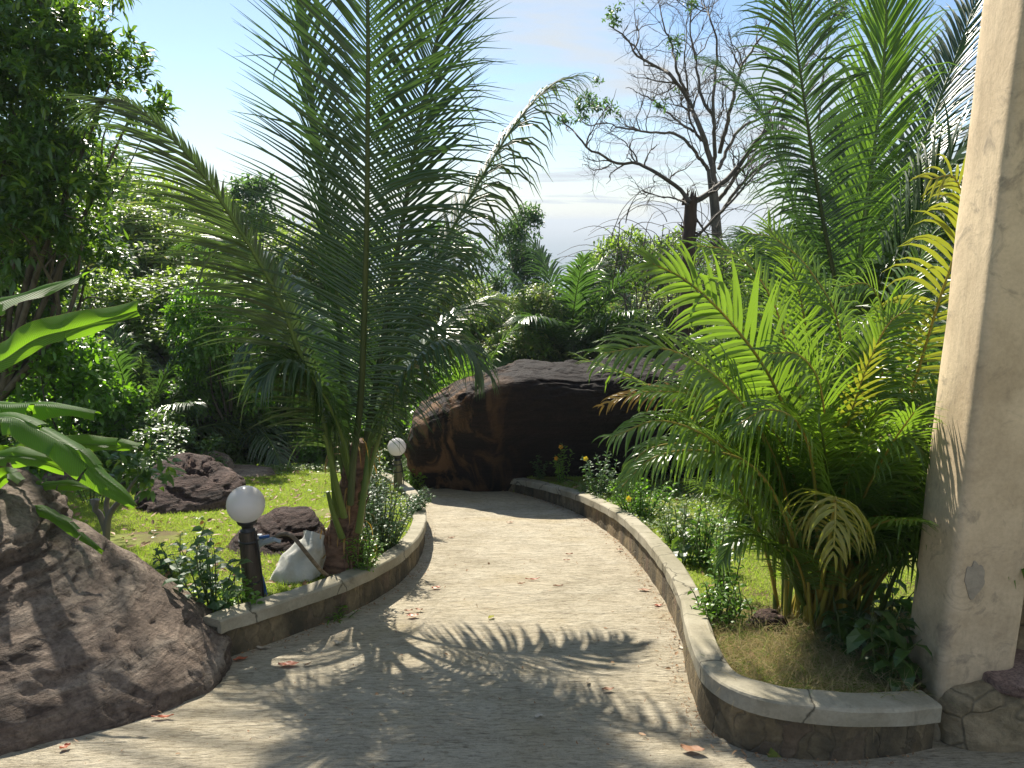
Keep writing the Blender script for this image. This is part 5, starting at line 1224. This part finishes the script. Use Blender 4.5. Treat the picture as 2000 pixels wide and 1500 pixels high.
banana_leaf(ban, [hub, at(-230, 770, 4.1), at(-120, 660, 4.0), at(-40, 605, 3.9), at(60, 572, 3.85), at(160, 540, 3.8)], (.13, .10), (.1, -.55, .8), (.3, .5), 1, 1, .75)
banana_leaf(ban, [hub, at(-160, 900, 4.0), at(-40, 742, 3.8), at(20, 695, 3.75), at(75, 660, 3.72), at(150, 640, 3.7), at(268, 606, 3.68)], (.09, .15), (.1, -.85, .5), (.1, .1), 2, 1, .45)
banana_leaf(ban, [hub, at(-180, 870, 4.4), at(-80, 795, 4.3), at(20, 790, 4.25), at(110, 790, 4.2), at(186, 805, 4.15)], (.13, .13), (.1, -.2, 1), (.9, .9), 3, 4, .4)
banana_leaf(ban, [hub, at(-120, 850, 3.9), at(5, 815, 3.7), at(70, 838, 3.62), at(130, 872, 3.55), at(190, 925, 3.5), at(262, 985, 3.45)], (.125, .10), (.35, -.55, .8), (.45, .5), 4, 4, .12)
banana_leaf(ban, [hub, at(-100, 920, 3.8), at(-10, 893, 3.65), at(60, 893, 3.6), at(126, 915, 3.58)], (.08, .09), (.1, -.7, .7), (.4, .3), 5, 1, .5)
banana_leaf(ban, [hub, at(0, 890, 4.2), at(110, 868, 4.1), at(190, 868, 4.05), at(270, 872, 4.0)], (.06, .09), (0, -.8, .6), (.2, .2), 6, 1, .35)
banana_leaf(ban, [hub, at(-80, 980, 4.3), at(30, 960, 4.2), at(110, 945, 4.15), at(180, 950, 4.1)], (.07, .08), (0, -.6, .8), (.3, .5), 7, 2, .3)
banana_leaf(ban, [hub, at(-90, 990, 3.9), at(-20, 950, 3.85), at(15, 925, 3.8), at(40, 940, 3.75)], (.07, .08), (.5, -.6, .5), (.2, .2), 8, 1, .4)
banana_leaf(ban, [nb + [0.1, -.1, .1], at(0, 1020, 3.95), at(70, 992, 3.9), at(120, 1015, 3.85), at(160, 1045, 3.8), at(200, 1078, 3.78)], (.055, .05), (.4, -.5, .8), (.5, .5), 9, 3, .15)

# ------------------------------------------------------------------ grass
def scatter(g, n, x0, x1, y0, y1, test):
    P = np.stack([g.uniform(x0, x1, n), g.uniform(y0, y1, n)], 1); P = P[test(P[:, 0], P[:, 1])]
    return np.column_stack([P, ground_z(P[:, 0], P[:, 1])])
M['grass'] = leaf_mat('lawn_grass', (.16, .25, .035), (.22, .30, .05), (.46, .64, .06), .5, .6, .2, (.3, .26, .1), .1)
M['dry'] = leaf_mat('dry_grass', (.34, .27, .14), (.46, .37, .2), (.5, .4, .2), .4, .6, .2, (.14, .2, .04), .25)
g = np.random.default_rng(55)
def in_left(x, y): return in_poly(x, y, poly_left[:]) & (y < 11.6)
def in_right(x, y): return in_poly(x, y, poly_right) & (y < 10.8)
def patchy(P, lo, seed):
    k = np.array([mnoise.noise(Vector((p[0] * .9, p[1] * .9, seed))) for p in P]); return P[k > lo]
PL = scatter(g, 460000, -7.5, -.6, 3.6, 11.6, in_left); PL = PL[g.random(len(PL)) < np.clip(1.25 - PL[:, 1] * .06, .3, 1)]; PL = patchy(PL, -.42, 1.0)
PR = scatter(g, 240000, .2, 6.5, 2.9, 10.5, in_right); PR = PR[(PR[:, 1] > 3.75) | (g.random(len(PR)) < .1)]; PR = patchy(PR, -.5, 2.0)
mb = MB()
for Pg in (PL, PR):
    k = len(Pg); blades(mb, Pg - [0, 0, .004], norm(np.column_stack([g.normal(0, .5, (k, 2)), np.ones(k)])), norm(g.normal(size=(k, 3)) * [1, 1, .1]), g.uniform(.018, .05, k), g.uniform(.003, .006, k), g.uniform(0, 1.2, k), (1, .75, .1))
tag(mb.build('grass', M['grass']), kind='stuff')
mb = MB(); PD = scatter(g, 34000, .9, 2.6, 2.75, 4.1, in_right); c0 = ab[:2] + [-.15, -.35]
dd = np.hypot(PD[:, 0] - c0[0], (PD[:, 1] - c0[1]) * 1.1); PD = PD[g.random(len(PD)) < np.clip(1.3 - dd, .06, 1)]
k = len(PD); blades(mb, PD, norm(np.column_stack([g.normal(0, .7, (k, 2)), np.ones(k) * .9])), norm(g.normal(size=(k, 3)) * [1, 1, .2]), g.uniform(.07, .2, k), g.uniform(.0016, .003, k), g.uniform(.3, 2.4, k), (1, .9, .7, .4, .1))
tag(mb.build('dry_grass', M['dry']), kind='stuff')
# leaf litter on the lawn and under the trees
mb = MB(); PT = np.vstack([scatter(g, 1100, -7, -1, 4.5, 11.4, in_left), scatter(g, 250, .5, 5, 3.2, 9, in_right), scatter(g, 7000, -9, 9, 11.2, 17, lambda x, y: np.ones(len(x), bool))])
k = len(PT); blades(mb, PT + [0, 0, .02], norm(np.column_stack([g.normal(size=(k, 2)), g.normal(0, .25, k)])), norm(np.column_stack([g.normal(0, .4, (k, 2)), np.ones(k)])), g.uniform(.04, .10, k), g.uniform(.02, .04, k), g.uniform(-.4, .6, k), (.3, 1, .8, .1), .3)
M['litter'] = leaf_mat('fallen_brown_leaf', (.22, .12, .06), (.38, .24, .13), (.3, .15, .05), .15, .6, .3)
tag(mb.build('leaf_litter', M['litter']), kind='stuff')
# ground cover of small weeds along the wood edge and on the lawn rim
mb = MB(); PW = np.vstack([scatter(g, 9000, -7, -1.6, 10.6, 13.2, lambda x, y: np.ones(len(x), bool)), patchy(scatter(g, 500, -6.5, -1.4, 4.2, 11, in_left), .18, 5.0), scatter(g, 1500, .6, 2.5, 5.5, 9, in_right)])
PW = np.repeat(PW, 4, 0); k = len(PW); blades(mb, PW + np.column_stack([g.normal(0, .02, (k, 2)), g.uniform(0, .07, k)]), norm(np.column_stack([g.normal(size=(k, 2)), np.ones(k) * .4])), norm(np.column_stack([g.normal(0, .5, (k, 2)), np.ones(k)])), g.uniform(.03, .06, k), g.uniform(.012, .024, k), .5, (.3, 1, .8, .1))
tag(mb.build('ground_cover', M['pale']), kind='stuff')

# grit, flakes and crumbs gathered along the foot of the curbs and over the path
PG = []
for C_, sgn, nn_ in ((LC, -1, 800), (RC, -1, 1100)):
    k = g.integers(3, len(C_) - 3, nn_); o2 = offset2(C_, 0)[k]; T2 = norm(np.gradient(C_[:, :2], axis=0))[k]; N2 = np.stack([-T2[:, 1], T2[:, 0]], 1)
    d_ = np.abs(g.normal(0, .055, nn_)) + .005; q = o2 + N2 * sgn * d_[:, None] + g.normal(0, .02, (nn_, 2)); PG.append(q)
nn_ = 1100; q = np.column_stack([g.uniform(-1.9, 2.6, nn_), 2.4 + 7.4 * g.random(nn_) ** 1.3]); q = q[~in_poly(q[:, 0], q[:, 1], poly_left) & ~in_poly(q[:, 0], q[:, 1], poly_right)]; PG.append(q)
PG = np.vstack(PG); PG = PG[~in_poly(PG[:, 0], PG[:, 1], poly_left) & ~in_poly(PG[:, 0], PG[:, 1], poly_right)]; k = len(PG)
mb = MB(); blades(mb, np.column_stack([PG, -SLOPE * PG[:, 1] + .009]), norm(np.column_stack([g.normal(size=(k, 2)), g.normal(0, .2, k)])), norm(np.column_stack([g.normal(0, .35, (k, 2)), np.ones(k)])), g.exponential(.009, k) + .004, g.exponential(.004, k) + .003, g.uniform(-.4, .4, k), (.4, 1, .7, .1), .3)
tag(mb.build('debris', M['litter']), kind='stuff')

# ------------------------------------------------------------------ leaves lying on the path
M['leaf_red'] = leaf_mat('fallen_red_leaf', (.34, .09, .04), (.42, .13, .06), (.5, .1, .03), .12, .45, .4)
M['leaf_brown'] = leaf_mat('fallen_dry_leaf', (.26, .13, .07), (.34, .18, .1), (.3, .12, .05), .1, .6, .3)
M['leaf_pale'] = leaf_mat('fallen_bleached_leaf', (.42, .36, .27), (.5, .44, .34), (.3, .2, .1), .1, .6, .3)
M['leaf_yellow'] = leaf_mat('fallen_yellow_leaf', (.42, .42, .05), (.5, .48, .08), (.5, .5, .05), .3, .5, .3)
def fallen(px, py, L, W, az, mat, label, curl=.5, lift=.25, fold=.14, seed=0, group='fallen leaves on the path'):
    p = gnd(px, py, 0.0); mb = MB(); n = 12; W = max(W, .4 * L) * 1.25 if W > .02 else W * 1.3; L *= 1.1; u = np.linspace(0, 1, n); g = np.random.default_rng(seed)
    w = W * np.sin(np.pi * np.clip(u * .93 + .05, 0, 1)) ** .8; x = (u - .5) * L; zc = .32 * curl * L * (u - .45) ** 2
    V = []
    for q, kk in enumerate(np.linspace(-1, 1, 7)):
        V.append(np.stack([x, w * .5 * kk * (1 - .15 * abs(kk)), zc + fold * w * .5 * abs(kk) ** 1.4 + .004 * np.sin(u * 9 + kk * 3 + seed)], 1))
    V = np.stack(V, 1).reshape(-1, 3); V[:, 2] -= V[:, 2].min() - .003
    ca, sa = math.cos(az), math.sin(az); Rz = np.array([[ca, -sa, 0], [sa, ca, 0], [0, 0, 1]]); V = V @ Rz.T; V[:, 2] += -SLOPE * V[:, 1] + lift * .0
    i, j = np.meshgrid(np.arange(n - 1), np.arange(6), indexing='ij'); a = i * 7 + j; mb.add(V, np.stack([a, a + 1, a + 8, a + 7], -1).reshape(-1, 4))
    s = np.array([-.5 * L, 0, V[:, 2].min()]); o = mb.build('fallen_leaf', M[mat]); o.location = (p[0], p[1], -SLOPE * p[1] + .005); tag(o, label, 'fallen leaf', group); return o
FL = [(564, 1301, .10, .055, .1, 'leaf_red', 'largest red brown leaf, lying on the left side of the path', .9), (470, 1290, .07, .04, .5, 'leaf_red', 'red leaf at the tip of the near boulder, beside the curb end', .5),
      (806, 1205, .07, .045, .2, 'leaf_red', 'red brown leaf in the palm shadow below two smaller curled ones', .8), (798, 1195, .05, .02, .1, 'leaf_brown', 'thin curled leaf just above left of the red brown leaf in the palm shadow', .9), (818, 1193, .05, .025, 2.9, 'leaf_brown', 'small curled leaf just above right of the red brown leaf in the palm shadow', .9),
      (852, 1150, .06, .035, .3, 'leaf_red', 'orange red leaf near the bend of the left curb', .7), (959, 1208, .05, .03, .9, 'leaf_yellow', 'single yellow green leaf in the middle of the path', .3),
      (1040, 1134, .10, .018, .05, 'leaf_red', 'long thin rusty leaf in the middle of the path', 1.2), (1018, 1142, .05, .015, .3, 'leaf_brown', 'short dark sliver left of the long thin rusty leaf', .8), (1090, 1146, .07, .014, 0, 'leaf_brown', 'thin brown straw right of the long thin rusty leaf', .3),
      (1112, 1084, .06, .02, .2, 'leaf_brown', 'upper of two small brown leaves in the right half of the sunlit path', .8), (1107, 1096, .05, .018, -.2, 'leaf_brown', 'lower of two small brown leaves in the right half of the sunlit path', .8),
      (996, 1022, .07, .03, 0, 'leaf_brown', 'brown leaf at the edge of the shadow of the boulder', .8), (882, 1052, .06, .02, .2, 'leaf_brown', 'small brown leaf near the left curb tip', .8),
      (1187, 1350, .055, .03, .1, 'leaf_brown', 'curled purple brown leaf at the end of the frond shadow', 1.1), (1148, 1335, .05, .018, 1.3, 'leaf_pale', 'small upright straw coloured leaf beside the frond shadow', .9),
      (662, 1258, .07, .03, -.3, 'leaf_pale', 'pale bleached leaf on the shaded path', .7), (515, 1268, .08, .025, -.1, 'leaf_pale', 'long pale leaf along the foot of the left curb', .5), (590, 1272, .05, .02, 0, 'leaf_pale', 'small pale leaf right of the long pale one by the curb', .4),
      (288, 1382, .06, .045, .6, 'leaf_brown', 'crumpled light brown leaf by the foot of the near boulder', 1.0), (318, 1404, .09, .018, .1, 'leaf_red', 'thin reddish curl just below the crumpled leaf by the boulder', 1.0), (372, 1356, .05, .04, 1.2, 'leaf_brown', 'upright curled leaf right of the crumpled one by the boulder', 1.2), (195, 1417, .07, .03, .1, 'leaf_pale', 'faded pinkish leaf near the foot of the boulder', .3), (128, 1462, .04, .03, 1.0, 'leaf_red', 'small red leaf in the left corner of the path', .5),
      (1352, 1468, .09, .05, -.4, 'leaf_brown', 'big crumpled dark leaf at the near bend of the right curb', 1.3), (1052, 1402, .04, .03, .3, 'leaf_pale', 'tiny whitish leaf on the near right half of the path', .6), (1258, 1155, .08, .04, -.2, 'leaf_brown', 'brown leaf against the foot of the right curb, in the small twig shadow', .8), (1285, 1185, .05, .03, .2, 'leaf_red', 'reddish leaf against the foot of the right curb', .8), (1332, 1268, .06, .02, -.7, 'leaf_pale', 'pale leaf at the foot of the right curb, before the near bend', .6), (1366, 1370, .05, .025, -.9, 'leaf_brown', 'brown leaf in the crack along the right curb', .8), (1210, 1075, .05, .03, 0, 'leaf_brown', 'dark leaf at the foot of the far right curb', .8)]
for k, f in enumerate(FL): fallen(*f[:7], curl=f[7], seed=k)
b_ = bed(92, 985); o = fallen(92, 985, .12, .08, .8, 'leaf_red', 'crumpled orange leaf caught in the weeds above the near boulder', 1.2, seed=77, group=None); o.location = (b_[0], b_[1], b_[2] + .10)
# ------------------------------------------------------------------ sea haze
m, t = mat_new('sea_haze'); pv = N_(t, 'ShaderNodeVolumePrincipled'); pv.inputs['Color'].default_value = (.80, .87, .95, 1); pv.inputs['Density'].default_value = 0.0007; pv.inputs['Anisotropy'].default_value = 0.0
o_ = N_(t, 'ShaderNodeOutputMaterial'); t.links.new(pv.outputs[0], o_.inputs[1])
mb = MB(); a, b0_, b1_, z0, z1 = 31000, -70, 46000, -48, 14
mb.add([(-a, b0_, z0), (a, b0_, z0), (a, b1_, z0), (-a, b1_, z0), (-a, b0_, z1), (a, b0_, z1), (a, b1_, z1), (-a, b1_, z1)], [[3, 2, 1, 0], [4, 5, 6, 7], [0, 1, 5, 4], [1, 2, 6, 5], [2, 3, 7, 6], [3, 0, 4, 7]], smooth=False)
tag(mb.build('haze', m), kind='stuff')
